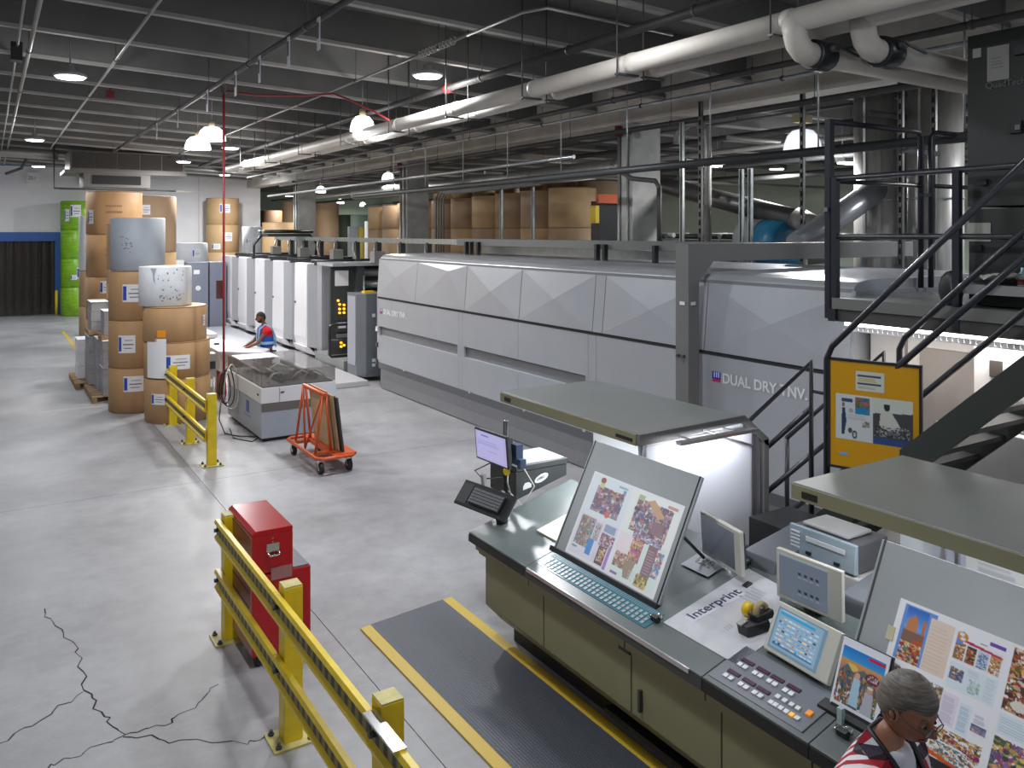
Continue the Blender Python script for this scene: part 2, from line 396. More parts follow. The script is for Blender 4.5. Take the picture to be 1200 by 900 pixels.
beam = ob('trim_1', M().xz([(BX-.12,6.5),(BX-.12,6.12),(BX,6.0),(BX,5.6),(BX+.55,5.6),(BX+.55,6.0),(BX+.67,6.12),(BX+.67,6.5)], -8, 45), BEAMC, kind='structure', label='long painted concrete beam over the column row')
# back wall with the strip door opening
wb_ = M().box(2.65, 11.04, 40, 40.3, 0, 7.2).box(-14, -1.5, 40, 40.3, 0, 7.2).box(-1.5, 2.65, 40, 40.3, 3.5, 7.2)
wall_back = ob('wall_back', wb_, WALLM, kind='structure', label='white end wall behind the paper rolls')
for k, x in enumerate((-8, -4.5, 5.4, 8.2)): ob('wall_joint', M().box(x, x+.02, 39.985, 40, 0, 7), mat('wall_joint_grey', (.4,.4,.4)), wall_back)
ob('wall_cap', M().box(-14, 3.1, 39.9, 40, 6.25, 6.38), mat('blue_grey_trim', (.16,.26,.36)), wall_back)
d1 = thing('door_1', (.5, 40, 0), 'wide dock door with a blue frame and smoky strip curtain', 'door', kind='structure')
ob('door_frame', M().box(2.37, 2.65, 39.92, 40.25, 0, 3.5).box(-1.5, 2.37, 39.92, 40.25, 3.12, 3.5).box(-1.7, -1.5, 39.92, 40.25, 0, 3.5), BLUE, d1)
for k in range(13):
    x = -1.45+k*.295; r_ = M()
    pts = []
    for i in range(7):
        t = i/6; pts.append((x+.33*t, 40.0+.05*math.sin(t*math.pi)+.03*(k % 2)))
    vs = [(px, py, z) for z in (0.02, 3.12) for px, py in pts]
    r_.add(vs, [(i, i+1, 8+i, 7+i) for i in range(6)], True)
    o = ob('vinyl_strip', r_, STRIPM, d1, fix=False)
ob('dark_room_sheet', M().box(-3, 5, 43, 43.1, 0, 4), mat('dim_room_beyond', (.012,.011,.010), .9), d1)  # near-black sheet stands in for the darkness behind the strips
ob('bollard', M().cyl((2.4, 39.5, 0), (2.4, 39.5, 1.0), .06).ball((2.4, 39.5, 1.0), .06), YELLOW, label='thin yellow bollard beside the blue door frame', cat='bollard')
for x, lb in ((1.55, 'left of two small white bay number signs high on the end wall'), (3.5, 'small white bay number sign beside the ceiling air unit')):
    t = thing('bay_sign', (x, 39.8, 5.75), lb, 'sign', 'bay number signs')
    ob('sign_board', M().box(x-.22, x+.22, 39.82, 39.99, 5.55, 6.0), LABELW, t)
    ob('sign_digits', M().text('251', .2, (x-.17, 39.815, 5.7), (1,0,0), (0,0,1)), INK, t)
ob('wall_storage', M().box(8, 34, 60, 60.2, 0, 7), PALEG, kind='structure', label='pale green far wall of the storage bay')
ob('wall_right', M().box(26, 26.2, -8, 66, 0, 7), PALEG, kind='structure', label='pale green side wall beyond the press')
ob('wall_left', M().box(-14.2, -14, -8, 66, 0, 8), WALLM, kind='structure', label='white side wall outside the view')

# columns
def column(y, lb, rods=True):
    t = thing('column', (BX, y, 0), lb, 'column', 'concrete columns under the beam')
    ob('shaft', M().box(BX-.02, BX+.7, y, y+.42, 0, 5.6).box(BX-.05, BX+.0, y+.1, y+.3, 0, 5.6), CONC, t, bevel=.02)
    ob('conduit', M().cyl((BX-.06, y+.1, 0), (BX-.06, y+.1, 5.5), .02, 8).cyl((BX-.06, y+.34, 0), (BX-.06, y+.34, 5.5), .035, 8), CONDUIT, t)
    ob('pipe_flange', M().cyl((BX-.12, y+.3, 5.35), (BX-.12, y+.3, 5.55), .07, 10), RUSTP, t, label='dark red pipe flange')
column(12.05, 'thick grey concrete column nearest the stairs, with a red pipe flange')
column(22.1, 'middle grey concrete column left of the brown roll row')
column(32.2, 'farthest grey concrete column beside the white wall corner')

# ------------------------------------------------------------------ ceiling services
def zc(x): return 6.30-.0402*(x-.4) if x < BX else 5.88     # rib underside
def zd(x): return 7.42-.0408*(x+14)+.01 if x < 11 else 6.41   # deck underside
def run(name, x, z, r, y0, y1, m_, lb, cat='pipe', step=3, rod=.006, off=.8, flat=False):
    t = thing(name, (x, y0, z), lb, cat)
    body = M().cyl((x, y0, z), (x, y1, z), r, 12)
    ob('pipe_run', body, m_, t)
    y = y0+off
    while y < y1:
        top = zd(x)
        ob('hanger_rod', M().cyl((x, y, z-r*1.1), (x, y, top), rod, 6).cyl((x, y-.02, z), (x, y+.02, z), r+.012, 10), PIPED, t)
        y += step
    return t
spr = run('sprinkler_pipe', 3.2, 5.95, .04, 1, 28, PIPED, 'dark sprinkler main with hanging white tags across the left ceiling', step=2.6)
for y in (9.0, 10.1, 11.4, 12.7, 14.6, 17.2, 19.6):
    ob('pipe_tag', M().box(3.13, 3.14, y-.045, y+.045, 5.55, 5.92), LABELW, spr)
    ob('tag_mark', M().box(3.12, 3.13, y-.02, y+.02, 5.68, 5.86), INK, spr)
run('conduit', 1.63, 6.12, .022, 1, 30, CONDUIT, 'thin pale conduit crossing the ceiling left of the tagged pipe', step=4)
t = run('conduit', .49, 6.12, .028, 1, 38, CONDUIT, 'twin pale conduits along the far left ceiling', step=4)
ob('pipe_run', M().cyl((.33, 1, 6.05), (.33, 38, 6.05), .016, 8), CONDUIT, t)
ob('junction_box', M().box(.25, .39, 13.1, 13.3, 5.85, 6.1), BLKP, t)
t = run('conduit', 5.17, 6.02, .02, 9.2, 30, CONDUIT, 'conduit with coiled lamp cable running past the disc lamp', step=3)
ob('pipe_run', M().tube([(5.17,9.2,6.02),(5.17,7.9,6.02),(5.3,7.6,6.02),(7.2,7.6,5.96)], .02), CONDUIT, t)
ob('coiled_cable', M().tube([(5.17+.035*math.cos(k*1.1), 10.6-k*.018, 6.02+.05*math.sin(k*1.1)) for k in range(60)], .008, 6), TUBEW, t)
t = run('sprinkler_pipe', 6.2, 5.8, .055, 1, 30, PIPED, 'thick dark sprinkler main above the twin insulated pipes', step=2.2)
ob('coupling', M().cyl((6.2, 11.6, 5.8), (6.2, 11.75, 5.8), .08), RUSTP, t)
for k in range(8): ob('threaded_rod', M().cyl((6.45, 5+2.3*k, 5.2), (6.45, 5+2.3*k, 6.6), .006, 6), PIPED, t)
run('steel_pipe', 8.88, 5.72, .045, 1, 34, PIPED, 'dark pipe just left of the concrete beam', step=3)
run('steel_pipe', 9.5, 5.68, .028, 1, 34, GALV, 'bright thin conduit along the face of the concrete beam', step=3)
run('steel_pipe', 10.2, 5.42, .05, 1, 34, PIPED, 'black pipe under the lower edge of the concrete beam', step=3)
# insulated twin pipes
for x, z, y0, lb in ((5.95, 5.35, 4.75, 'upper cream insulated pipe with steel saddles'), (6.33, 5.35, 4.35, 'lower cream insulated pipe beside its twin')):
    t = thing('insulated_pipe', (x, y0, z), lb, 'pipe', 'twin insulated pipes')
    ob('pipe_jacket', M().cyl((x, y0-4.5 if x < 6 else y0-4.2, z), (x, 25, z), .105, 24), PIPEW, t)
    for y in (4.9, 7.0, 8.9, 11.0, 13.1, 15.4, 18, 20.6, 23):
        sd = M()
        sd.lathe((x, y-.1, z), [(.105,-.05),(.113,-.04),(.113,.04),(.105,.05)], 20, 'y')
        sd.m(1).box(x-.15, x+.15, y-.03, y+.03, z-.125, z-.105)
        ob('saddle', sd, [PIPEW, DGREY], t)
        ob('hanger_rod', M().cyl((x-.14, y, z-.15), (x-.14, y, zd(x)), .009, 6), PIPED, t)
    el = M()
    el.tube([(x-.02, y0, z), (x-.02, y0-.02, z-.14), (x+.01, y0-.02, z-.21), (x+.08, y0-.02, z-.265), (x+.16, y0-.02, z-.28), (x+.22, y0-.02, z-.28)], .105, 20)
    ob('elbow', el, PIPEW, t)
    vx = x+.22; vz = z-.28; vy = y0-.02
    v_ = M().cyl((vx-.03, vy, vz), (vx+.17, vy, vz), .138, 22).cyl((vx+.17, vy, vz), (vx+.22, vy, vz), .115, 20)
    ob('valve', v_, BLKP, t, bevel=.012, label='black butterfly valve')
    ob('valve_handle', M().cyl((vx+.08, vy-.1, vz+.04), (vx+.08, vy-.19, vz+.04), .035, 12).ob((vx+.2, vy-.20, vz+.02), (1,-.1,-.25), (0,1,0), (0,0,1), .14, .014, .01), DGREY, t)
    ob('branch_pipe', M().cyl((vx+.2, vy, vz), (15, vy+.2, vz-.03), .10, 20), PIPEW, t)
# service lines behind the press
def line3(name, p0, p1, r, m_, lb, cat='pipe', n=12):
    t = thing(name, p0, lb, cat); ob('pipe_run', M().cyl(p0, p1, r, n), m_, t); return t
t = line3('support_beam', (9.1, 4.4, 4.55), (9.1, 23, 4.55), .06, DGREY, 'long dark pipe rail crossing in front of the columns', 'rail')
for k in range(9): ob('hanger_rod', M().cyl((9.1, 5+1.9*k, 4.5), (9.1, 5+1.9*k, 6.47), .012, 6), GALV, t)
ob('bracket', M().box(8.7, 9.5, 5.5, 5.55, 4.4, 4.45), DGREY, t)
t = line3('round_duct', (11.9, 13.2, 4.95), (11.9, 30, 4.95), .2, STEEL, 'large round metal duct above the brown roll row', 'duct', 20)
for yy in (14.2, 17.6): ob('duct_band', M().cyl((11.9, yy, 4.95), (11.9, yy+.1, 4.95), .22, 20), GALV, t)
line3('steel_pipe', (12.6, 8, 5.15), (12.6, 40, 5.05), .05, CONDUIT, 'pale pipe above the round duct')
line3('steel_pipe', (9.7, 13, 4.98), (9.7, 34, 4.98), .04, mat('silver_conduit', (.6,.62,.62), .3, .8), 'shiny silver conduit left of the thick column')
t = line3('steel_pipe', (13.2, 5, 5.5), (13.2, 44, 5.5), .06, PIPED, 'dark main behind the beam, over the roll row')
for k, (x, z, r_) in enumerate(((14.5,5.4,.05),(15.6,5.55,.04),(17,5.3,.06),(18.5,5.5,.05),(20.5,5.2,.07),(22.5,5.45,.06),(12.1,5.62,.03))):
    t = line3('steel_pipe', (x, 2, z), (x, 50, z), r_, PIPED if k % 2 else PIPEG, ['black pipe first beyond the columns','grey pipe second beyond the columns','dark pipe third beyond the columns','grey pipe fourth beyond the columns','thick dark pipe in the far right bay','grey pipe near the green side wall','thin grey pipe close behind the beam'][k])
    for j in range(7): ob('hanger_rod', M().cyl((x, 6+5*j, z), (x, 6+5*j, 6.41), .01, 6), PIPED, t)
for k, (y, z, x1) in enumerate(((7.6,5.3,26),(10.4,5.2,24),(14.2,5.35,26),(19,5.1,26))):
    line3('cross_pipe', (11.2, y, z), (x1, y, z), .045, PIPED if k % 2 == 0 else CONDUIT, ['nearest cross pipe right of the columns','second cross pipe right of the columns','third cross pipe right of the columns','farthest cross pipe over the storage rolls'][k])
# vertical strut channels and conduits behind the dryer
for k, (x, y, z1, m_) in enumerate(((10.08,16.33,4.62,GALV),(10.08,15.01,4.66,GALV),(10.08,10.39,5.4,GALV),(10.08,9.95,5.7,PIPEG),(10.08,9.06,4.5,GALV),(10.08,8.88,4.5,GALV),(10.4,8.15,5.6,PIPEG),(10.4,6.55,5.6,PIPEG),(11.1,6.5,5.7,PIPEG))):
    sx = M().box(x, x+.05, y, y+.012, 0, z1).box(x, x+.05, y+.06, y+.072, 0, z1).box(x+.045, x+.05, y, y+.072, 0, z1)
    if m_ is PIPEG:
        for q in range(18): sx.box(x-.004, x, y+.02, y+.05, 3.0+q*.14, 3.06+q*.14)
    lbs = ['bright galvanised strut before the brown rolls, left one','bright galvanised strut before the brown rolls, right one','galvanised strut right of the thick column','perforated strut just right of the thick column','left strut of the close galvanised pair','right strut of the close galvanised pair','perforated strut left of the glass lamp','perforated strut beside the tall corner rail','perforated strut farthest right before the steel silos']
    ob('strut_channel', sx, m_, label=lbs[k], cat='strut')
t = thing('conduit_bundle', (10.0, 19.6, 2.9), 'bundle of four thin vertical conduits left of the brown rolls', 'conduit')
for k in range(4): ob('conduit_pipe', M().tube([(10.0, 19.5-.14*k, 2.6), (10.0, 19.5-.14*k, 4.4-.02*k), (10.0, 19.3-.14*k, 4.55-.02*k), (10.0, 15-.14*k, 4.58-.02*k)], .025, 8), PIPEG, t)
t = thing('dark_downpipe', (10.1, 11.0, 3), 'black downpipe with a bend right of the thick column', 'pipe')
ob('pipe_run', M().tube([(10.1, 12, 4.62), (10.1, 11.75, 4.5), (10.1, 11.1, 4.42), (10.1, 11.0, 4.3), (10.1, 11.0, 2.9)], .045, 10), PIPED, t)
t = thing('grey_gooseneck', (10.9, 10.6, 3), 'grey gooseneck vent pipe behind the thick column', 'pipe')
ob('pipe_run', M().tube([(10.9, 11.4, 5.15)]+[(10.9, 11.0+.4*math.cos(a), 5.2+.3*math.sin(a)) for a in (0.4, .9, 1.4, 1.9, 2.4, 2.9)]+[(10.9, 10.6, 4.9), (10.9, 10.6, 2.9)], .07, 10), CONDUIT, t)
# steel silos, ducts and fan
for (x, y, lb) in ((12.25, 8.1, 'left one of two brushed steel silos behind the railing'), (12.35, 7.24, 'right and wider brushed steel silo beside the dark cabinet')):
    t = thing('steel_silo', (x, y, 0), lb, 'silo', 'steel silos')
    ob('shell', M().cyl((x, y, 0), (x, y, 5.75), .40, 32), STEEL, t)
    ob('seam_band', M().lathe((x, y, 0), [(.402,4.0),(.41,4.0),(.41,4.03),(.402,4.03)], 32).box(x-.43, x-.38, y-.02, y+.02, 3, 5.7), GALV, t)
line3('spiral_duct', (11.6, 12.9, 4.55), (11.0, 8.75, 3.7), .17, mat('dark_spiral_duct', (.13,.125,.12), .4, .6), 'dark spiral duct sloping down to the blue fan', 'duct', 20)
t = thing('blower_fan', (11, 9.1, 3), 'round grey and blue blower housing behind the dryer roof', 'fan')
ob('housing', M().cyl((11.0, 9.75, 3.3), (11.0, 9.35, 3.3), .42, 28), mat('fan_grey', (.34,.36,.36), .5), t)
ob('blue_face', M().cyl((11.0, 9.345, 3.3), (11.0, 8.85, 3.3), .41, 28), FANB, t, label='blue end plate')
ob('outlet_elbow', M().tube([(11, 8.75, 3.72), (11, 8.5, 3.62), (11, 8.35, 3.4), (11, 8.3, 3.0)], .19, 18), mat('fan_duct', (.24,.23,.21), .5), t)
ob('support_leg', M().box(10.9, 11.1, 9.2, 9.4, 0, 3.0), DGREY, t)
line3('inclined_duct', (10.0, 7.95, 3.3), (12.6, 8.0, 4.45), .19, mat('pale_blue_duct', (.34,.36,.38), .3, .4), 'smooth inclined duct rising right behind the railing', 'duct', 22)
for k, y in enumerate((12.6, 11.2, 10.2)):
    t = thing('roller_rack', (11.6, y, 0), ['left low machine bank behind the dryer roof','middle low machine bank behind the dryer roof','right low machine bank near the blue fan'][k], 'machine')
    ob('cabinet', M().box(11.2, 12.2, y-.5, y+.4, 0, 3.35), CHAR, t)
    for q in range(4): ob('roller', M().cyl((11.3+.2*q, y-.5, 3.42+.02*(q % 2)), (11.3+.2*q, y+.4, 3.42), .05), CONDUIT if q % 2 else BLKP, t)

ob('alarm_box', M().box(1.95, 2.1, 18.0, 18.1, 6.15, 6.3).cyl((2.02,18.05,6.3),(2.02,18.05,6.78),.01,6), RUSTP, label='small dark red alarm box under the left ceiling', cat='alarm')
# air handling unit
t = thing('air_unit', (3.9, 31, 5.1), 'long dark ceiling air handling unit above the left rolls', 'air conditioner')
ob('casing', M().box(2.2, 5.7, 30, 32, 5.52, 6.14).box(2.05, 5.75, 29.95, 32.05, 5.42, 5.52), mat('air_unit_steel', (.17,.155,.14), .5, .3), t)
for k in range(5): ob('filter_panel', M().box(2.26+k*.68, 2.9+k*.68, 29.96, 30, 5.58, 6.1), mat('dark_filter', (.06,.055,.05), .8) if k == 0 else bpy.data.materials['dark_filter'], t)
ob('grille_box', M().box(2.6, 4.6, 30, 31.5, 4.98, 5.42).box(1.9, 6.2, 29.9, 29.96, 4.86, 4.92), bpy.data.materials['air_unit_steel'], t)
ob('grille', M().box(2.85, 4.3, 29.95, 30, 5.08, 5.36), JOINT, t)
ob('side_frame', M().tube([(1.75, 29.9, 6.3), (1.75, 29.9, 4.9), (5.4, 29.9, 4.9)], .03, 6), PIPED, t)
ob('duct_stub', M().cyl((-1, 30.5, 6.05), (1.9, 30.5, 6.0), .16, 16), CONDUIT, t)
ob('duct_stub', M().tube([(1.1, 30.5, 6.0), (.9, 31.5, 5.6), (.5, 33, 5.5)], .05, 8), PIPED, t)

# ------------------------------------------------------------------ lamps
def area(x, y, z, size, w, parent=None, rot=(0,0,0), col=(1,.985,.97), size_y=None, spread=None):
    l = bpy.data.lights.new('lamp_light', 'AREA'); l.shape = 'RECTANGLE' if size_y else 'DISK'; l.size = size
    if size_y: l.size_y = size_y
    l.energy = w; l.color = col
    if spread: l.spread = spread
    o = bpy.data.objects.new('lamp_light', l); COL.objects.link(o)
    if parent: o.parent = parent; o.location = V((x, y, z))-origin_of(parent)
    else: o.location = (x, y, z)
    o.rotation_euler = rot
    return o
def glow(x, y, z, w, parent):
    l = bpy.data.lights.new('lamp_glow', 'POINT'); l.energy = w; l.shadow_soft_size = .12; l.color = (.96,.98,1)
    o = bpy.data.objects.new('lamp_glow', l); COL.objects.link(o); o.parent = parent; o.location = V((x, y, z))-origin_of(parent)
def disc_lamp(x, y, z, lb, w=1.0, g='disc high bay lamps'):
    t = thing('disc_lamp', (x, y, z), lb, 'ceiling lamp', g)
    ob('housing', M().lathe((x, y, z), [(0,.16),(.06,.16),(.08,.08),(.16,.07),(.23,.03),(.235,.0),(.21,-.01)], 24), mat('lamp_housing', (.5,.5,.52), .4) if 'lamp_housing' not in bpy.data.materials else bpy.data.materials['lamp_housing'], t)
    ob('lens', M().lathe((x, y, z), [(.21,-.005),(.19,-.03),(0,-.035)], 24), LENS, t)
    ob('hanger', M().cyl((x, y, z+.14), (x, y, zd(x)), .012, 6), CONDUIT, t)
    area(x, y, z-.06, .44, LAMP_W*w*.8, t, col=(.93,.96,1)); glow(x, y, z-.22, LAMP_W*w*.15, t)
def dome_lamp(x, y, z, lb, w=1.0, r=.23, shade=None, g='white dome lamps'):
    t = thing('dome_lamp', (x, y, z), lb, 'ceiling lamp', g)
    ob('shade', M().lathe((x, y, z), [(.05,.30),(r*.55,.28),(r*.85,.2),(r,.08),(r*1.03,0),(r*.98,0),(r*.8,.18),(.05,.26)], 24), shade or DOME, t)
    ob('ballast', M().cyl((x, y, z+.3), (x, y, z+.42), .06, 12), BRASS, t)
    ob('bulb', M().ball((x, y, z+.1), .07), LENS, t)
    ob('hanger', M().cyl((x, y, z+.4), (x, y, zd(x)), .01, 6), CONDUIT, t)
    area(x, y, z-.03, .4, LAMP_W*w*.8, t, col=(1,.96,.90)); glow(x, y, z-.18, LAMP_W*w*.15, t)
disc_lamp(1.05, 14.25, 5.88, 'round white disc lamp at upper left of the ceiling')
disc_lamp(5.63, 11.26, 5.88, 'round white disc lamp over the dryer beside the coiled cable', 1.7)
disc_lamp(1.0, 24.53, 5.88, 'small distant disc lamp at the far left')
disc_lamp(5.25, 27.85, 5.75, 'distant disc lamp right of the air handling unit', 2)
disc_lamp(5.46, 22.66, 5.75, 'distant disc lamp just right of the red cable', 1.6)
disc_lamp(19.95, 16.6, 5.4, 'disc lamp low behind the glass dome lamp')
dome_lamp(5.96, 14.65, 5.4, 'glowing white dome lamp over the twin insulated pipes', 1.4)
dome_lamp(4.01, 18.24, 5.45, 'nearer one of the two big dome lamps by the red cable', r=.28)
dome_lamp(4.05, 19.84, 5.4, 'farther one of the two big dome lamps by the red cable', r=.28)
dome_lamp(11.91, 26.91, 5.3, 'dome lamp between the middle and far columns')
dome_lamp(13.13, 37.39, 5.35, 'dome lamp just right of the farthest column', .9)
dome_lamp(18.8, 49.86, 5.3, 'left one of two small dome lamps deep in storage', .8)
dome_lamp(23.2, 57, 5.4, 'right one of two small dome lamps deep in storage', .8)
t = thing('glass_lamp', (12.07, 9.48, 4.95), 'ribbed glass dome lamp with a brass coloured ballast, above the stairs railing', 'ceiling lamp')
ob('shade', M().lathe((12.07, 9.48, 4.85), [(.06,.46),(.18,.43),(.26,.34),(.31,.2),(.335,0),(.32,0),(.29,.2),(.24,.32),(.06,.42)], 32), GLASSD, t)
ob('ballast', M().cyl((12.07, 9.48, 5.34), (12.07, 9.48, 5.42), .05, 12).box(11.9, 12.24, 9.4, 9.56, 5.42, 5.56).cyl((12.07, 9.48, 5.56), (12.07, 9.48, 6.41), .02, 6), BRASS, t)
ob('bulb', M().ball((12.07, 9.48, 5.1), .1, sc=(1,1,1.4)), LENS, t)
area(12.07, 9.48, 4.82, .5, LAMP_W, t); glow(12.07, 9.48, 4.72, LAMP_W*.4, t)
# extra lamps added to light the hall, placed and powered for their effect
for k, (x, y, w) in enumerate(((1.6, 4.6, .9), (4.8, 6.3, .4), (4.6, 2.6, .12), (1.05, 1.0, .1), (8.3, 1.2, .4), (-4, 14.3, .5), (-4, 24.5, .6), (-4, 6, .3), (-4, 34, .6), (1.5, 34, 1.2), (8.2, 35, 3), (16, 30, 1), (16, 22, 1), (16, 12, 1.8), (16, 4, 1.8), (13.5, 5.2, 1.2), (22, 40, 1), (14, 45, 1))):
    disc_lamp(x, y, 5.86 if x < 10 else 5.5, 'disc lamp of the same row, outside or behind the view', w)
# fluorescent battens far right
for k, (x, y) in enumerate(((13.8, 13.6), (16.5, 11.5), (18.5, 12.0))):
    t = thing('fluorescent_batten', (x, y, 5.1), ['left twin tube batten behind the thick column','middle tube batten beyond the struts','right tube batten beyond the struts'][k], 'lamp', 'tube battens')
    ob('tray', M().box(x-.6, x+.6, y-.12, y+.12, 5.06, 5.14), CONDUIT, t)
    for q in (-.5, .5): ob('hanger', M().cyl((x+q,y,5.14),(x+q,y,6.41),.008,6), CONDUIT, t)
    for q in (-.06, .06): ob('tube', M().cyl((x-.58, y+q, 5.03), (x+.58, y+q, 5.03), .018, 8), LENS, t)
ob('exit_sign', M().box(12.6, 12.9, 26.9, 27.0, 4.6, 4.8).cyl((12.75,26.95,4.8),(12.75,26.95,6.41),.01,6), mat('green_exit_glow', (.05,.9,.35), .4, emit=1.5), label='green lit exit sign hanging past the far columns', cat='sign')
# red cable drop with coil
t = thing('cable_drop', (3.57, 15.3, 0), 'red air hose and cable dropping from the ceiling to the machine', 'cable')
ob('hose', M().cyl((3.57, 15.3, .75), (3.57, 15.3, 6.4), .022, 8), REDC, t)
ob('ceiling_stub', M().cyl((3.57, 15.3, 6.0), (3.57, 15.3, 6.5), .05, 8).tube([(3.57,15.3,6.2),(3.45,15.3,6.35),(3.2,15.3,6.4)], .02, 6), PIPED, t)
ob('side_hose', M().tube([(3.57,15.3,6.05),(4.1,15.2,6.0),(4.8,14.6,5.97),(5.15,14.0,5.95),(5.3,13.6,5.8),(5.5,12.9,5.5),(5.6,12.6,5.35)], .018, 6), REDC, t)
for k in range(4):
    r_ = .16+.03*k
    ob('cable_coil', M().tube([(3.55+.05*k-.02+r_*.5*math.cos(a), 15.3-.03*k+r_*.3*math.sin(2*a), .72+r_*math.sin(a)*1.6) for a in np.linspace(0, 2*math.pi, 20)[:-1]], .011, 6, True), [REDC, BLKP, BLKP, TUBEW][k], t)
ob('floor_cable', M().tube([(3.5,15.2,.5),(3.42,15.0,.2),(3.45,14.7,.015),(3.6,14.4,.012),(3.9,14.15,.012),(3.7,13.9,.012),(3.5,14.3,.012),(3.6,15,.02)], .01, 6), BLKP, t)
ob('hose_gun', M().tube([(3.42,15.35,.9),(3.4,15.3,.65),(3.36,15.25,.42)], .03, 8), CONDUIT, t)

# ------------------------------------------------------------------ dryer (long press machine)
MX = 7.36; Y0, Y1 = 5.2, 17.2
dr = thing('web_dryer', (8.7, 11.2, 0), 'very long silver press dryer housing with faceted panels and a dark groove', 'printing machine')
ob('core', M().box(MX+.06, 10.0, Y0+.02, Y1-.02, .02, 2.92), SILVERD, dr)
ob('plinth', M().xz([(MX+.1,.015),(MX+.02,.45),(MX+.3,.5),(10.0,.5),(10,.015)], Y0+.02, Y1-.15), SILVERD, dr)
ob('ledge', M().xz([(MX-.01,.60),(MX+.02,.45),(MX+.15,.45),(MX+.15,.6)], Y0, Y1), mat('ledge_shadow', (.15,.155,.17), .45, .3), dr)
ob('roof', M().xz([(MX+.06,2.86),(MX+.07,2.93),(MX+.14,2.985),(MX+.32,3.01),(9.9,3.03),(10.02,2.95),(10.02,2.86)], Y0, Y1), SILVERL, dr, bevel=.01)
for yy in (Y1-.02, Y0-.03): ob('end_panel', M().xz([(MX+.0,.6),(MX-.005,2.02),(MX+.05,2.9),(10,2.9),(10,.5)], yy, yy+.05), SILVER, dr)
up = [17.2, 15.26, 13.19, 11.35, 9.40, 9.17, 7.2, 5.2]
for a, b, st in zip(up[:-1], up[1:], ('v', 'd', 'x', 'x', 'f', 'x', 'x')):
    a -= .008; b += .008; q = M(); zl, zh = 2.065, 2.88
    xl, xh = MX-.02, MX+.055; cy = (a+b)/2; cz = (zl+zh)/2
    P = [(xl,a,zl),(xl,b,zl),(xh,b,zh),(xh,a,zh)]
    if st == 'f': q.add(P, [(0,1,2,3)])
    elif st == 'v':
        q.add(P+[((xl+xh)/2-.028, cy, cz+.05)], [(0,1,4),(1,2,4),(2,3,4),(3,0,4)])
    elif st == 'd':
        q.add(P+[((xl+xh)/2-.028, a+(b-a)*.7, zh-.12)], [(0,1,4),(1,2,4),(2,3,4),(3,0,4)])
    else: q.add(P+[((xl+xh)/2-.036, cy, cz)], [(0,1,4),(1,2,4),(2,3,4),(3,0,4)])
    o = len(q.v); q.add([(MX+.08,a,zl),(MX+.08,b,zl),(MX+.1,b,zh),(MX+.1,a,zh)], [])
    q.f += [[0,1,o+1,o],[1,2,o+2,o+1],[2,3,o+3,o+2],[3,0,o,o+3]]; q.mi += [0]*4; q.sm += [False]*4
    ob('upper_panel', q, SILVER, dr)
ob('groove', M().box(MX-.005, MX+.05, Y0, Y1, 2.02, 2.06), JOINT, dr)
lo = [17.2, 13.42, 13.30, 11.40, 9.52, 9.33, 7.6, 5.2]
for a, b in zip(lo[:-1], lo[1:]):
    a -= .004; b += .004
    slot = (a > 13.4 and b < 13.5) or (b >= 9.5 and a < 13.31)
    if not slot: ob('lower_panel', M().box(MX, MX+.05, b, a, .6, 2.015), SILVER, dr); continue
    e = .06
    s0 = a-(e if a > 13.2 else 0); s1 = b+(e if (b > 13 or b < 9.6) else 0)
    ob('lower_panel', M().box(MX, MX+.05, b, a, .6, 1.20), SILVER, dr)
    ob('lower_panel', M().box(MX, MX+.05, b, a, 1.40, 2.015), SILVER, dr)
    if s0 < a: ob('slot_jamb', M().box(MX, MX+.05, s0, a, 1.20, 1.40), SILVER, dr)
    if s1 > b: ob('slot_jamb', M().box(MX, MX+.05, b, s1, 1.20, 1.40), SILVER, dr)
    ob('slot_recess', M().prism([(MX+.09,0,1.40),(MX+.075,0,1.205),(MX+.01,0,1.195),(MX+.14,0,1.19),(MX+.14,0,1.4)], (0,s1,0), (0,s0,0)), SILVER, dr)
    ob('slot_shadow_lip', M().box(MX+.03, MX+.12, s1, s0, 1.385, 1.40), JOINT, dr)
for y in (15.8, 13.0, 11.2, 9.6, 8.0):
    ob('ledge_light', M().box(MX-.02, MX+.0, y-.03, y+.03, .58, .61), EDGEA, dr)
for (y, z, lb) in ((16.9, 1.69, None), (6.92, 1.71, None)):
    ob('lettering', M().text('DUAL DRY TNV.', .165, (MX-.004, y, z), (0,-1,0), (0,0,1), bold=.0045), KEYW, dr)
    lg = M().m(0).box(MX-.006, MX, y+.03, y+.16, z+.03, z+.12).m(1).box(MX-.006, MX, y+.03, y+.16, z, z+.025).m(2)
    for q in range(3): lg.box(MX-.009, MX-.005, y+.045+.035*q, y+.06+.035*q, z+.05, z+.115)
    ob('logo', lg, [mat('logo_blue', (.02,.03,.45), .4), mat('logo_red', (.65,.02,.08), .4), KEYW], dr)
for z in (1.33, .98, .6): ob('side_latch', M().box(MX-.03, MX+.0, Y1-.02, Y1+.06, z-.05, z+.05), LABELW if z > 1 else DGREY, dr)
# portal frame
t = thing('portal_frame', (7.2, 7.3, 0), 'dark grey steel portal straddling the dryer', 'frame')
ob('post', M().box(7.08, 7.26, 7.2, 7.42, 0, 2.9), HOODG, t, bevel=.004)
ob('beam', M().prism([(7.08,0,3.36),(11.7,0,3.36),(11.7,0,3.14),(7.5,0,3.14),(7.26,0,2.9),(7.08,0,2.9)], (0,7.2,0), (0,7.42,0)), HOODG, t, bevel=.004)
ob('bolt', M().cyl((7.04,7.27,2.0),(7.08,7.27,2.0),.02,8).cyl((7.04,7.36,2.0),(7.08,7.36,2.0),.02,8), DGREY, t)
ob('small_plate', M().box(7.07, 7.08, 7.26, 7.34, 2.62, 2.66).box(7.12, 7.19, 7.19, 7.2, 2.62, 2.66), LABELW, t)
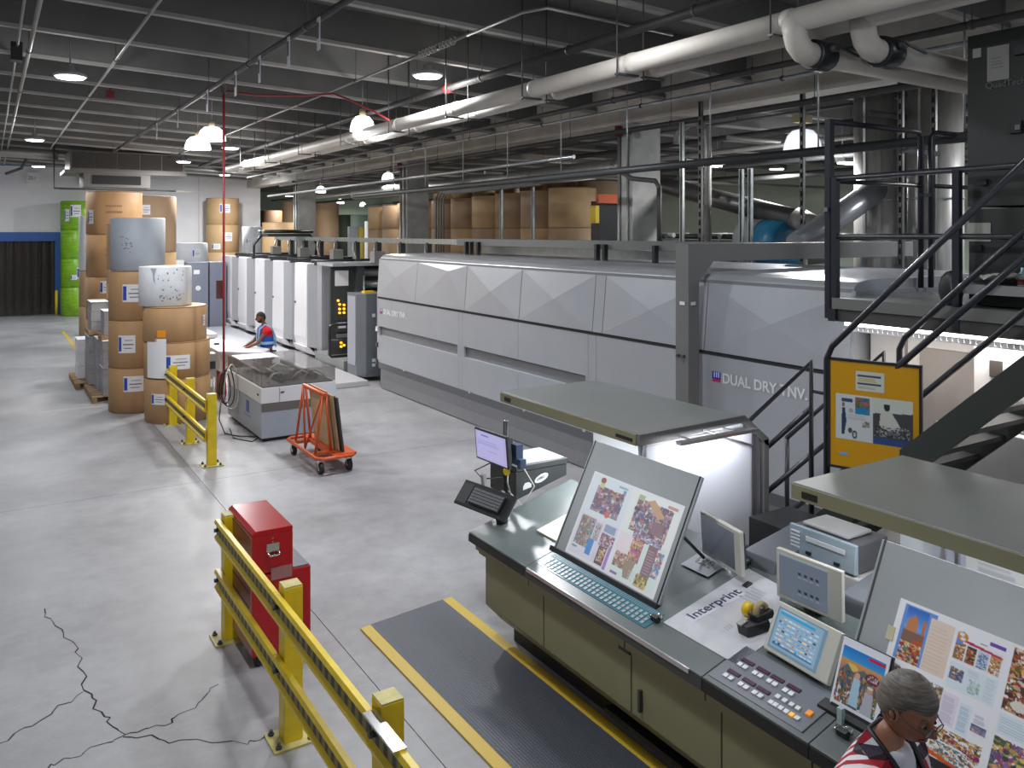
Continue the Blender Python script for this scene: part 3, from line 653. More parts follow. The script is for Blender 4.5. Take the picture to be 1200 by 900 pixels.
# tray and rails above the roof
t = thing('cable_tray', (8.6, 12, 3.03), 'grey steel cable tray along the dryer roof', 'cable tray')
ob('tray', M().box(8.5, 8.75, 7.45, 15.6, 3.22, 3.36), mat('tray_grey', (.19,.20,.20), .5, .4), t)
ob('lower_rail', M().box(8.9, 9.0, 8.8, 15.2, 3.05, 3.2), GALV, t)
for y in (15.1, 14.9, 14.6, 10.7, 10.5, 9.3): ob('bracket', M().box(8.42, 8.5, y-.03, y+.03, 3.03, 3.3), BLKP, t)
t = thing('side_rail', (8.8, 20, 3.0), 'bright steel rail above the press units', 'rail')
ob('rail_bar', M().box(8.8, 8.95, 15.6, 30, 3.22, 3.34), GALV, t)
for k in range(9):
    y = 17.6+k*1.5
    ob('rail_post', M().box(8.78, 8.9, y-.04, y+.04, 2.68, 3.25), CHAR, t)
    ob('rail_brace', M().tube([(8.7, y-.1, 3.2), (8.6, y-.3, 3.0), (8.6, y-.5, 2.75)], .03, 6), CONDUIT, t)
    if k % 2 == 0: ob('control_box', M().box(8.4, 8.7, y-.75, y-.45, 2.7, 3.0), CONDUIT, t)

# ------------------------------------------------------------------ press units
ys = [22.0, 24.15, 26.15, 28.3, 30.35]
for k, y in enumerate(ys):
    t = thing('press_unit', (8.6, y, 0), 'white press printing unit, %s' % ['nearest the dark control tower','second from the control tower','middle one behind the man in the vest','fourth from the control tower','farthest, beside the blue-grey cabinets'][k], 'printing machine', 'white press units in a row')
    ob('body', M().box(MX+.25, 10, y-.4, y+1.4, .1, 2.6), UNITG, t)
    dp = M().prism([(MX+.02,y+1.15,.35),(MX-.02,y+1.15,.6),(MX,y+1.15,2.64),(MX+.25,y+1.15,2.64),(MX+.25,y+1.15,.1)], (0,0,0), (0,-1.05,0))
    ob('door_panel', dp, UNITW, t, bevel=.03)
    ob('foot_panel', M().xz([(MX-.05,.35),(MX+.02,.18),(MX+.35,.05),(MX+.5,.35)], y+.1, y+1.1), UNITW, t)
    ob('side_panel', M().box(MX+.25, MX+.9, y-.02, y+.1, .2, 2.62).prism([(MX+.02,y+.1,.35),(MX+.02,y+.1,2.62),(MX+.27,y-.02,2.62),(MX+.27,y-.02,.3)], (0,0,0), (0,.02,0)), UNITG, t)
    ob('handle', M().box(MX+.5, MX+.56, y-.05, y-.02, 1.45, 1.62).box(MX+.5, MX+.6, y-.05, y-.02, .32, .42), BLKP, t)
    ob('latch', M().box(MX-.04, MX, y+1.0, y+1.06, 1.5, 1.55), DGREY, t)
    ob('top_roller', M().cyl((MX+.2, y+.3, 2.69), (9.6, y+.3, 2.69), .05), BLKP, t)
    ob('top_rail', M().box(MX+.1, 9.8, y-.3, y-.22, 2.6, 2.68), DGREY, t)
t = thing('control_tower', (8.6, 20.6, 0), 'dark open press unit with amber lit control panel', 'printing machine')
ob('back_wall', M().box(8.3, 10.2, 20.9, 21.4, .1, 2.62), mat('machine_green_black', (.03,.045,.03), .5), t)
ob('control_panel', M().box(MX+.1, MX+.75, 20.5, 20.6, .3, 2.6), CHAR, t)
ob('frame_post', M().box(MX+.75, MX+.95, 20.3, 20.5, .2, 2.62), DGREY, t)
ob('top_beam', M().box(MX+.05, 10, 20.2, 21.4, 2.62, 2.7), SILVERL, t)
ob('base', M().box(MX+.0, 10, 19.3, 21.4, .02, .32), mat('tower_base', (.25,.26,.27), .5), t)
ob('notice', M().box(MX+.22, MX+.58, 20.48, 20.5, 2.1, 2.5), LABELW, t)
for q, (dx, z) in enumerate(((.34,1.62),(.46,1.6),(.34,1.5),(.46,1.5),(.34,1.4),(.46,1.4),(.3,1.72),(.38,.62),(.38,.52),(.46,.55))):
    ob('amber_lamp', M().cyl((MX+dx, 20.46, z), (MX+dx, 20.5, z), .032, 10), ORANGEL, t)
for q, z in enumerate((1.25,1.1,.95,.8)): ob('button_plate', M().box(MX+.25, MX+.6, 20.47, 20.5, z-.05, z+.05), CONDUIT if q % 2 else DGREY, t)
ob('white_notice', M().box(MX+.3, MX+.5, 20.46, 20.48, 1.0, 1.15), LABELW, t)
for q in range(7): ob('cylinder_roll', M().cyl((8.35, 20.7, .5+.32*q), (10, 20.7, .5+.32*q), .11, 14), [CONDUIT, BLKP, mat('olive_roll', (.2,.22,.05), .4), GALV][q % 4] if q < 4 else [CONDUIT, BLKP, GALV][q % 3], t)
ob('door_bar', M().cyl((8.3, 20.3, 1.4), (8.3, 20.3, 2.35), .025), GALV, t)
ob('guard_rail', M().tube([(7.9,20.0,.35),(7.3,20.0,.35),(7.25,20.0,.4),(7.25,20.0,1.1),(7.3,20.0,1.15),(8.35,20.0,1.15)], .035, 8).tube([(7.25,20.0,.75),(8.3,20.0,.75)], .03, 8), BLKP, t)
t = thing('grey_cabinet', (7.9, 18.6, 0), 'tall dark grey chamfered cabinet between press and dryer', 'cabinet')
ob('body', M().prism([(7.3,18.9,.1),(7.3,18.3,.1),(7.45,18.1,.1),(8.0,18.1,.1),(8.0,18.9,.1)], (0,0,0), (0,0,1.95)), mat('slate_cabinet', (.14,.155,.175), .4), t, bevel=.01)
ob('side_strip', M().box(7.285, 7.3, 18.35, 18.85, .35, 1.98), mat('lilac_grey', (.34,.35,.42), .4), t)
ob('label', M().box(7.6,7.68,18.09,18.1,1.5,1.58).box(7.6,7.68,18.09,18.1,.45,.52).box(7.6,7.68,18.09,18.1,.34,.41), LABELW, t)
ob('beacon', M().box(7.5, 7.75, 18.3, 18.5, 2.05, 2.1), ADHES, t)
# carriage on top of the press
t = thing('roller_carriage', (8.5, 27, 2.7), 'black roller carriage on top of the far press units', 'machine part')
ob('deck', M().box(7.6, 9.0, 26.6, 27.6, 3.35, 3.45), CHAR, t)
for q in range(4): ob('roller', M().cyl((7.5, 26.7+.25*q, 3.52), (9.1, 26.7+.25*q, 3.52), .06), [BLKP, CONDUIT][q % 2], t)
for x in (7.5, 9.1): ob('leg', M().tube([(x, 27.0, 3.4), (x+(.25 if x > 8 else -.25), 27.0, 3.1), (x+(.2 if x > 8 else -.25), 27.0, 2.68)], .04, 6), BLKP, t)
# blue grey electrical cabinets
for k, (x0, x1) in enumerate(((5.95, 6.65), (6.7, 7.27))):
    t = thing('electrical_cabinet', ((x0+x1)/2, 31, 0), ['blue-grey cabinet with a small round dial, left of two','blue-grey cabinet with a dark display window, right of two'][k], 'cabinet', 'blue-grey cabinets')
    ob('body', M().box(x0, x1, 30.8, 31.6, .02, 2.42), BGREY, t, bevel=.01)
    if k == 0:
        ob('panel', M().cyl(((x0+x1)/2, 30.78, 1.5), ((x0+x1)/2, 30.8, 1.5), .09, 16).box(x0+.2, x0+.4, 30.78, 30.8, 2.0, 2.15), LABELW, t)
    else: ob('window', M().box(x0+.22, x1-.05, 30.78, 30.8, 1.1, 1.75), mat('dark_red_window', (.08,.02,.02), .15), t)
ob('partition', M().box(5.35, 5.9, 31.2, 31.3, 0, 2.5), UNITW, label='white panel left of the blue-grey cabinets', cat='panel')

# ------------------------------------------------------------------ paper rolls
def label_patch(parent, cx, cy, r, ang, z, w, h, print_=True, m_=None):
    q = M(); n = 6; da = w/r
    vs = []
    for j in (0, 1):
        for i in range(n+1):
            a = ang-da/2+da*i/n; vs.append((cx+(r+.004)*math.cos(a), cy+(r+.004)*math.sin(a), z-h/2+h*j))
    q.add(vs, [(i, i+1, n+2+i, n+1+i) for i in range(n)], True)
    o = ob('paper_label', q, m_ or LABELW, parent, fix=False)
    if print_:
        q = M(); vs = []
        for (a0, a1, z0, z1) in ((.03,.2,.1,.9), (.3,.9,.45,.52), (.35,.8,.25,.3), (.4,.85,.7,.74)):
            vv = []
            for zz in (z0, z1):
                for aa in (a0, (a0+a1)/2, a1):
                    a = ang-da/2+da*aa; vv.append((cx+(r+.007)*math.cos(a), cy+(r+.007)*math.sin(a), z-h/2+h*zz))
            q.m(0 if a0 < .1 else 1).add(vv, [(0,1,4,3),(1,2,5,4)])
        ob('label_print', q, [LABELB, INK], o, fix=False)
def roll(cx, cy, z0, z1, r, m_, lb, group, labels=(), n=40, wrap=True):
    t = thing('paper_roll', (cx, cy, z0), lb, 'paper roll', group)
    c = .012
    ob('wrapper', M().lathe((cx, cy, 0), [(0,z0+.002),(r-c,z0+.002),(r,z0+c),(r,z1-c),(r-c,z1-.001),(0,z1-.001)], n), m_, t)
    if m_ not in (PAPERW, PAPERG): ob('seam_band', M().lathe((cx, cy, 0), [(r-c,z1-.022),(r+.0015,z1-.02),(r+.0015,z1-.008),(r-c,z1-.004)], n), KRAFTD if m_ is not GREENW else mat_green_seam, t)
    if wrap and m_ not in (PAPERW, PAPERG):
        ob('end_cap', M().lathe((cx, cy, 0), [(r*.98,z1-.002),(r*.9,z1+.001),(r*.12,z1+.001),(r*.1,z1-.05)], n), KRAFT2 if m_ is not GREENW else GREENW, t)
    va = math.atan2(-cy, -cx)    # angle that faces the hall aisle
    for (off, fz, w, h) in labels:
        label_patch(t, cx, cy, r, va+off, z0+(z1-z0)*fz, w, h)
    return t
mat_green_seam = mat('green_seam', (.12,.28,.02), .5)
# near stack
NX, NY = 2.98, 16.5
roll(NX+.03, NY, 0, .83, .58, KRAFT, 'big brown roll at the floor of the stack behind the yellow rail', 'near roll stack', ((-.62,.55,.28,.2),))
roll(NX+.02, NY, .83, 1.49, .58, KRAFT, 'big brown roll second from the floor with a large white sheet', 'near roll stack', ((.02,.45,.42,.26),))
rr = roll(NX-.02, NY, 1.49, 2.13, .56, KRAFT, 'big brown roll with a small orange sticker, under the torn white roll', 'near roll stack', ())
label_patch(rr, NX-.02, NY, .56, math.atan2(-NY, -NX)-.42, 1.65, .16, .13, False, mat('orange_sticker', (.8,.3,.01), .5))
label_patch(rr, NX-.02, NY, .56, math.atan2(-NY, -NX)+1.1, 1.85, .1, .2, True)
rw = roll(NX-.18, NY+.05, 2.135, 2.86, .46, PAPERW, 'torn white roll on top of the near brown stack', 'near roll stack', ())
rs = bpy.data.objects.new('hanging_sheet', None)
label_patch(rr, NX+.02, NY, .585, math.atan2(-NY, -NX)-.68, 1.2, .42, .72, False)
q = M()
va = math.atan2(-NY, -NX)
g = random.Random(5)
for k in range(34):
    a = va+g.uniform(-.3, .75); z = 2.2+g.uniform(.02, .3) if k < 24 else 2.6+g.uniform(0, .2)
    w = g.uniform(.01, .06); vv = [(NX-.18+.4625*math.cos(a+s*w), NY+.05+.4625*math.sin(a+s*w), z+t_*.012*g.uniform(1, 3)) for s, t_ in ((0,0),(1,0),(1,1),(0,1))]
    q.add(vv, [(0,1,2,3)])
ob('scuff_print', q, INK, rw, fix=False, kind='stuff')
tearm = M().add([(NX-.18+.464*math.cos(va-.45+a), NY+.05+.464*math.sin(va-.45+a), z) for a, z in ((-.12,2.84),(.12,2.84),(.05,2.7),(.08,2.55),(0,2.62),(-.03,2.75))], [(0,1,2,3,4,5)])
ob('torn_flap', tearm, PAPERG, rw, fix=False)
# left stack
LX, LY = 2.47, 17.8
for k, (z0, z1, lbs) in enumerate(((0,.88,((-.1,.65,.36,.30),)), (.88,1.8,((-.35,.5,.32,.34),)), (1.8,2.75,((-.12,.55,.38,.34),)))):
    roll(LX, LY, z0, z1, .5, KRAFT, 'brown roll with blue-printed label, %s of the stack under the grey roll' % ['lowest','middle','upper'][k], 'left roll stack', lbs)
rg = roll(LX+.03, LY, 2.75, 3.78, .5, PAPERG, 'bare grey paper roll crowning the left stack', 'left roll stack')
q = M(); va = math.atan2(-LY, -LX)
for k in range(16):
    a = va-.75+g.uniform(0, .5); z = 3.1+g.uniform(0, .3); w = g.uniform(.03, .08)
    q.add([(LX+.03+.503*math.cos(a+s*w), LY+.503*math.sin(a+s*w), z+t_*.02) for s, t_ in ((0,0),(1,0),(1,1),(0,1))], [(0,1,2,3)])
ob('scuff_print', q, INK, rg, fix=False, kind='stuff')
for k, (z0, z1) in enumerate(((0,1.2),(1.2,2.35),(2.35,3.68))):
    roll(2.76, 20.98, z0, z1, .48, KRAFT2, 'pale brown roll half hidden behind the grey roll, %s' % ['lowest','middle','top'][k], 'hidden roll stack')
# tall brown stack behind
for k, (z0, z1, lbs) in enumerate(((0,1.35,()), (1.35,2.4,((-.28,.75,.3,.3),)), (2.4,3.45,()), (3.45,4.52,((-.95,.4,.2,.35),)))):
    t = roll(2.70, 23.15, z0, z1, .65, KRAFT, 'wide brown roll in the tallest left stack, %s' % ['lowest','second','third with stencilled print','topmost with stencilled print'][k], 'tall brown roll stack', lbs)
    if k > 1:
        q = M(); va = math.atan2(-23.15, -2.7)
        for i in range(9):
            a = va-.3+i*.065; q.add([(2.7+.653*math.cos(a+s*.04), 23.15+.653*math.sin(a+s*.04), z1-.4+t_*.05-.14*(w_)) for w_ in (0,) for s, t_ in ((0,0),(1,0),(1,1),(0,1))], [(0,1,2,3)])
            q.add([(2.7+.653*math.cos(a+s*.05), 23.15+.653*math.sin(a+s*.05), z1-.55+t_*.05) for s, t_ in ((0,0),(1,0),(1,1),(0,1))], [(0,1,2,3)])
        ob('stencil', q, KRAFTD, t, fix=False)
for k, (z0, z1, lbs) in enumerate(((0,1.4,()), (1.4,2.9,()), (2.9,4.6,((-.35,.75,.3,.3),)))):
    roll(4.3, 27.5, z0, z1, .66, KRAFT3 if k == 2 else KRAFT2, 'pale brown roll stack behind the grey roll, %s' % ['lowest roll','middle roll','top roll with square label'][k], 'second tall roll stack', lbs)
for k, (z0, z1, lbs) in enumerate(((0,1.2,()), (1.2,2.4,((.3,.5,.4,.45),(-.2,.35,.25,.2))), (2.4,3.6,((.55,.4,.25,.8),)), (3.6,4.8,((-.1,.65,.4,.5),(-.65,.5,.2,.5))))):
    roll(3.15, 39.2, z0, z1, .63, GREENW, 'lime green wrapped roll beside the blue door, %s' % ['lowest','second','third','topmost'][k], 'green wrapped stack', lbs)
for k, (z0, z1, m_) in enumerate(((0,1.0,KRAFT3),(1.0,2.2,KRAFT3),(2.2,4.05,PAPERW))):
    roll(2.95, 31.4, z0, z1, .38, m_, ['lowest narrow brown roll in front of the green rolls','second narrow brown roll in front of the green rolls','tall narrow white roll in front of the green rolls'][k], 'narrow stack')
for k, (z0, z1, lbs) in enumerate(((0,1.35,()),(1.35,2.6,((.3,.75,.5,.35),)),(2.6,3.85,((.3,.55,.45,.4),(-.4,.2,.4,.25))),(3.85,5.05,((.15,.6,.45,.4),)))):
    roll(9.07, 39.1, z0, z1, .72, KRAFT2, 'pale brown roll against the white end wall, %s' % ['lowest','second','third','topmost'][k], 'end wall stack', lbs)
for k, (z0, z1, m_) in enumerate(((0,1.2,KRAFT2),(1.2,2.3,KRAFT2),(2.3,3.08,PAPERW))):
    roll(6.66, 33.7, z0, z1, .58, m_, ['lowest roll hidden behind the blue-grey cabinets','middle roll hidden behind the blue-grey cabinets','white wrapped roll showing above the white panel'][k], 'stack behind cabinets', ((.3,.5,.3,.3),) if k == 2 else ())
for k, (z0, z1) in enumerate(((0,1.3),(1.3,2.55),(2.55,3.72))):
    roll(9.1, 34.2, z0, z1, .38, PAPERW, 'white roll by the black roller carriage, %s' % ['lowest','middle','top'][k], 'white roll stack', ((-.3,.5,.2,.2),) if k == 2 else ())
# row behind the dryer
for k in range(10):
    y = 17.5+1.36*k
    for j, (z0, z1) in enumerate(((0,1.3),(1.3,2.45),(2.45,3.62),(3.62,4.66-.02*k))):
        if j < 2 and k > 4: continue
        z0b = z0 if not (j == 2 and k > 4) else 0
        roll(13.0, y, z0b, z1, .63, KRAFT3 if (k+j) % 3 else KRAFT2, 'dull brown roll behind the dryer, stack %s, %s' % (['nearest the thick column','second from the thick column','third from the thick column','fourth from the thick column','fifth from the thick column','sixth from the thick column','seventh from the thick column','eighth from the thick column','ninth from the thick column','farthest of the row'][k], ['lowest roll','second roll','third roll','top roll'][j]), 'brown rolls behind the dryer', n=28)
for k in range(7):
    y = 18.6+1.5*k
    roll(14.7, y, 0, 4.95, .6, KRAFT3, 'taller brown stack in the second row, %s' % ['nearest the thick column','second from the thick column','third from the thick column','fourth, mid row','fifth, past mid row','sixth, near the far end','farthest of the row'][k], 'second row of brown rolls', n=24)
# storage bay stacks
for k, (px, d, r_, z1, m_, lb) in enumerate(((383,43,.62,5.0,KRAFT3,'tall brown roll stack just right of the farthest column'),(345,42,.6,5.05,KRAFT3,'tall brown roll stack just left of the farthest column'),
        (327,38,.75,3.95,KRAFT2,'short lit brown drum behind the roller carriage'),(316,46,.7,4.7,KRAFTD,'dark brown stack at the wall corner'),(336,52,.7,4.85,KRAFTD,'second dark brown stack near the wall corner'),
        (398,54,.45,4.6,PAPERW,'thin white stack far in storage'),(410,50,.7,4.55,mat('dark_green_stack', (.05,.07,.03), .6),'dark green stack far in storage'),(424,48,.65,4.5,mat('pale_green_stack', (.30,.40,.33), .6),'pale green stack far in storage'),
        (434,38,.26,4.0,PAPERW,'bright white narrow roll left of the grey twin stack'),(447,46,.6,4.1,mat('teal_stack', (.2,.36,.32), .6),'pale teal stack far in storage'),(452,52,.6,4.6,mat('olive_stack', (.10,.10,.04), .6),'olive stack far in storage'),
        (461,34,.38,4.65,PAPERG,'grey roll stack beside the middle column'),(472,34,.5,4.65,KRAFT3,'brown stack directly left of the middle column'),(414,44,.3,3.8,PAPERG,'low grey stack far in storage'),(425,42,.25,3.75,mat('mustard_stack', (.25,.2,.02), .6),'mustard coloured low stack far in storage'))):
    a = (px-600)/965; s_, c_ = math.sin(TH), math.cos(TH)
    x, y = d*s_+a*d*c_, d*c_-a*d*s_
    roll(x, y, 0, z1, r_, m_, lb, 'storage bay stacks', n=24, wrap=False)
ob('shelf_crates', M().m(0).box(11.6, 12.6, 14.6, 14.9, 0, 4.2).m(1).box(11.5, 11.6, 14.6, 14.8, 3.7, 4.1).m(2).box(11.5, 12.4, 14.5, 14.6, 4.15, 4.35), [BLKP, ADHES, ORANGE], label='dark rack with yellow and orange bins left of the thick column', cat='rack')

# ------------------------------------------------------------------ pallets of printed paper beside the left stack
for (x0, y0, lb) in ((1.78, 18.75, 'near wooden pallet under the paper stacks'), (1.62, 20.65, 'far wooden pallet under the paper stacks')):
    t = thing('wooden_pallet', (x0+.5, y0+.8, 0), lb, 'pallet', 'wooden pallets')
    for k in range(7): ob('top_board', M().box(x0, x0+1.0, y0+.02+k*.26, y0+.2+k*.26, .11, .13), WOOD, t)
    for x in (x0, x0+.45, x0+.9): ob('stringer', M().box(x, x+.09, y0, y0+1.75, .02, .11), WOOD, t)
    ob('bottom_board', M().box(x0, x0+1, y0, y0+.12, 0, .02).box(x0, x0+1, y0+1.6, y0+1.75, 0, .02), WOOD, t)
for k, (x0, x1, y0, y1, z0, z1, m_, lb) in enumerate(((1.72,2.3,21.3,22.0,.13,1.02,PURE,'shrink-wrapped white paper bundle at the far end of the pallets'),
        (1.85,2.15,20.3,21.1,.13,1.2,STACKP,'pale printed sheet stack on the far pallet'),
        (1.95,2.45,19.5,20.15,.13,1.22,STACKP,'tall dark-edged printed stack, left front'),
        (1.98,2.4,18.8,19.4,.13,.7,STACKP,'dark-edged printed stack by the brown roll, lower'),
        (1.98,2.4,18.8,19.4,.71,1.25,STACKP,'dark-edged printed stack by the brown roll, upper'),
        (1.90,2.25,20.3,21.1,1.32,1.95,STACKP,'printed stack with a white cover sheet, highest tier left'),
        (2.02,2.5,19.0,19.6,1.35,1.85,STACKP,'printed stack with a white cover sheet, higher tier right'),
        (2.3,2.5,18.6,19.1,.13,.75,PURE,'white sheet stack between pallet and brown roll'),
        (2.48,2.62,19.7,20.1,.0,2.4,STACKP,'thin upright printed stack behind the brown roll'))):
    t = thing('paper_stack', ((x0+x1)/2, (y0+y1)/2, z0), lb, 'paper stack', 'printed paper stacks')
    for q in range(3):
        a = z0+(z1-z0)*q/3; b = z0+(z1-z0)*(q+1)/3; e = .008*((q+k) % 2)
        ob('bundle', M().box(x0+e, x1+e, y0+e, y1+e, a+.004, b), m_, t)
    ob('cover_sheet', M().box(x0-.01, x1+.01, y0-.01, y1+.01, z1, z1+.006), PURE, t)
    if z0 > 1: ob('slip_board', M().box(x0-.05, x1+.05, y0-.05, y1+.05, 1.24, z0), WOOD, t); 
ob('white_pallet_jack_tag', M().box(1.5, 1.6, 21.7, 21.8, 0, .1), PURE, label='small white object on the floor by the far pallet', cat='object') if False else None

# ------------------------------------------------------------------ delivery table and hopper behind the folder unit
t = thing('delivery_table', (4.5, 18.2, 0), 'long pale delivery table the man leans on', 'table')
ob('table_top', M().prism([(4.0,19.6,.98),(4.45,19.7,.98),(5.0,17.4,.98),(4.75,16.9,.98),(4.0,17.6,.98)], (0,0,0), (0,0,.06)), mat('pale_top', (.62,.62,.66), .3), t, bevel=.01)
ob('hopper', M().prism([(4.05,19.5,0),(4.4,19.5,0),(4.8,17.4,0),(4.05,17.7,0)], (0,0,.6), (0,0,.98)), CREAM, t)
ob('leg', M().cyl((4.2, 18.5, 0), (4.2, 18.5, .6), .16, 20), mat('brown_pedestal', (.30,.19,.11), .4), t)
ob('table_leg', M().box(4.7, 4.8, 17.3, 17.4, 0, .98), CREAM, t)
ob('clip', M().box(4.15, 4.25, 18.6, 18.7, 1.04, 1.08), BLKP, t)
t = thing('conveyor_table', (4.2, 21.9, 0), 'low flat white conveyor table behind the delivery table', 'table')
ob('table_top', M().box(3.8, 4.75, 21.0, 23.2, .9, 1.0), bpy.data.materials['pale_top'], t)
ob('table_body', M().box(3.85, 4.7, 21.05, 23.1, 0, .9), MIDG, t)
t = thing('control_stand', (3.68, 16.95, 0), 'small grey control stand behind the near roll stack', 'machine')
ob('body', M().box(3.62, 3.8, 16.9, 17.2, 0, 1.1), CONDUIT, t)
ob('screen', M().box(3.66, 3.78, 16.88, 16.9, .8, .95), BLKP, t)
ob('panel_light', M().box(3.66, 3.78, 16.88, 16.9, .45, .6), LABELW, t)
t = thing('walkway_platform', (6.4, 24, 0), 'low pale platform in front of the white press units', 'platform')
ob('deck', M().box(5.2, 7.3, 17.6, 30.6, 0, .12), mat('pale_deck', (.52,.52,.55), .35), t, bevel=.01)

# ------------------------------------------------------------------ folder unit with smoked cover
FX0, FX1, FY0, FY1 = 3.82, 5.1, 13.78, 16.05
t = thing('folder_unit', ((FX0+FX1)/2, (FY0+FY1)/2, 0), 'grey and white finishing machine with a smoked glass lid', 'machine')
ob('foot_frame', M().box(FX0+.06, FX1-.06, FY0+.06, FY1-.06, 0, .06), BLACK, t)
ob('lower_body', M().box(FX0, FX1, FY0, FY1, .06, .64), MIDG, t, bevel=.008)
ob('dark_band', M().box(FX0+.002, FX1+.003, FY0-.004, FY0+.01, .50, .64), mat('band_grey', (.13,.12,.115), .5), t)
ob('white_band', M().box(FX0-.01, FX1+.01, FY0-.01, FY1+.01, .642, .90), mat('machine_white', (.66,.67,.70), .35), t, bevel=.008)
ob('panel_seam', M().box(FX0+.30, FX0+.306, FY0-.014, FY0-.008, .65, .9), DGREY, t)
ob('handle', M().box(FX0-.02, FX0-.008, FY0+.12, FY0+.2, .76, .79).box(FX0+.32, FX0+.38, FY0-.02, FY0-.008, .80, .82), BLKP, t)
ob('deck', M().box(FX0+.03, FX1-.03, FY0+.03, FY1-.03, .9, .92), mat('deck_brown_grey', (.16,.15,.14), .4), t)
lid = M()
for b in ((FX0,FX1,FY0,FY0+.012,.92,1.16), (FX0,FX1,FY1-.012,FY1,.92,1.16), (FX0,FX0+.012,FY0,FY1,.92,1.16), (FX1-.012,FX1,FY0,FY1,.92,1.16), (FX0,FX1,FY0,FY1,1.16,1.172)): lid.box(*b)
ob('smoked_lid', lid, FROST, t, label='smoked transparent lid')
for (pts) in ([(4.0,14.0,.93),(4.0,14.0,1.0),(4.1,14.05,1.08),(4.25,14.1,1.08),(4.35,14.3,1.0),(4.4,14.5,.94)], [(4.45,14.2,.94),(4.5,14.1,1.02),(4.6,14.05,1.1),(4.7,14.05,1.04),(4.7,14.2,.95)],
            [(4.75,14.2,1.05),(4.85,14.1,1.08),(4.95,14.05,1.02),(5.0,14.0,.93)], [(4.2,15.0,.95),(4.4,14.9,1.1),(4.7,15.1,1.0)]):
    ob('hose', M().tube(pts, .02, 8), TUBEW, t)
for x in (4.25, 4.8): ob('roller', M().cyl((x, FY0+.15, 1.0), (x, FY1-.2, 1.0), .05), BLKP, t)
ob('mechanism', M().box(4.35, 4.6, 14.2, 15.6, .92, 1.02), CHAR, t)
ob('blower', M().cyl((4.5, 14.3, 1.0), (4.5, 14.3, 1.1), .05, 12).cyl((4.8, 14.3, 1.0), (4.8, 14.3, 1.1), .05, 12), CONDUIT, t)
lg = M().m(0).box(FX0-.006, FX0, 14.55, 14.72, .36, .56)
ob('badge', lg, mat('badge_blue', (.10,.13,.42), .5), t)
ob('badge_text', M().text('Goss', .05, (FX0-.003, 14.9, .27), (0,-1,0), (0,0,1)) if False else M().box(FX0-.006, FX0, 14.45, 14.85, .29, .32), mat('badge_line', (.22,.26,.42), .5), t)
for (x, y) in ((FX0+.15, FY0+.1), (FX1-.15, FY0+.1)): ob('foot', M().cyl((x, y, 0), (x, y, .05), .04, 10), CHROME, t)
ps = painted('paper_sheet', Canvas(40, 26, (.88,.89,.93)).rect(.55,.5,.9,.9,(.65,.74,.86)).rect(.6,.1,.9,.4,(.78,.83,.9)), (3.86, 15.95, 1.1735), (1,0,0), (0,-1,0), .72, .62, PRINT)
tag(ps, 'large white printed sheet lying on the smoked lid', 'paper sheet')

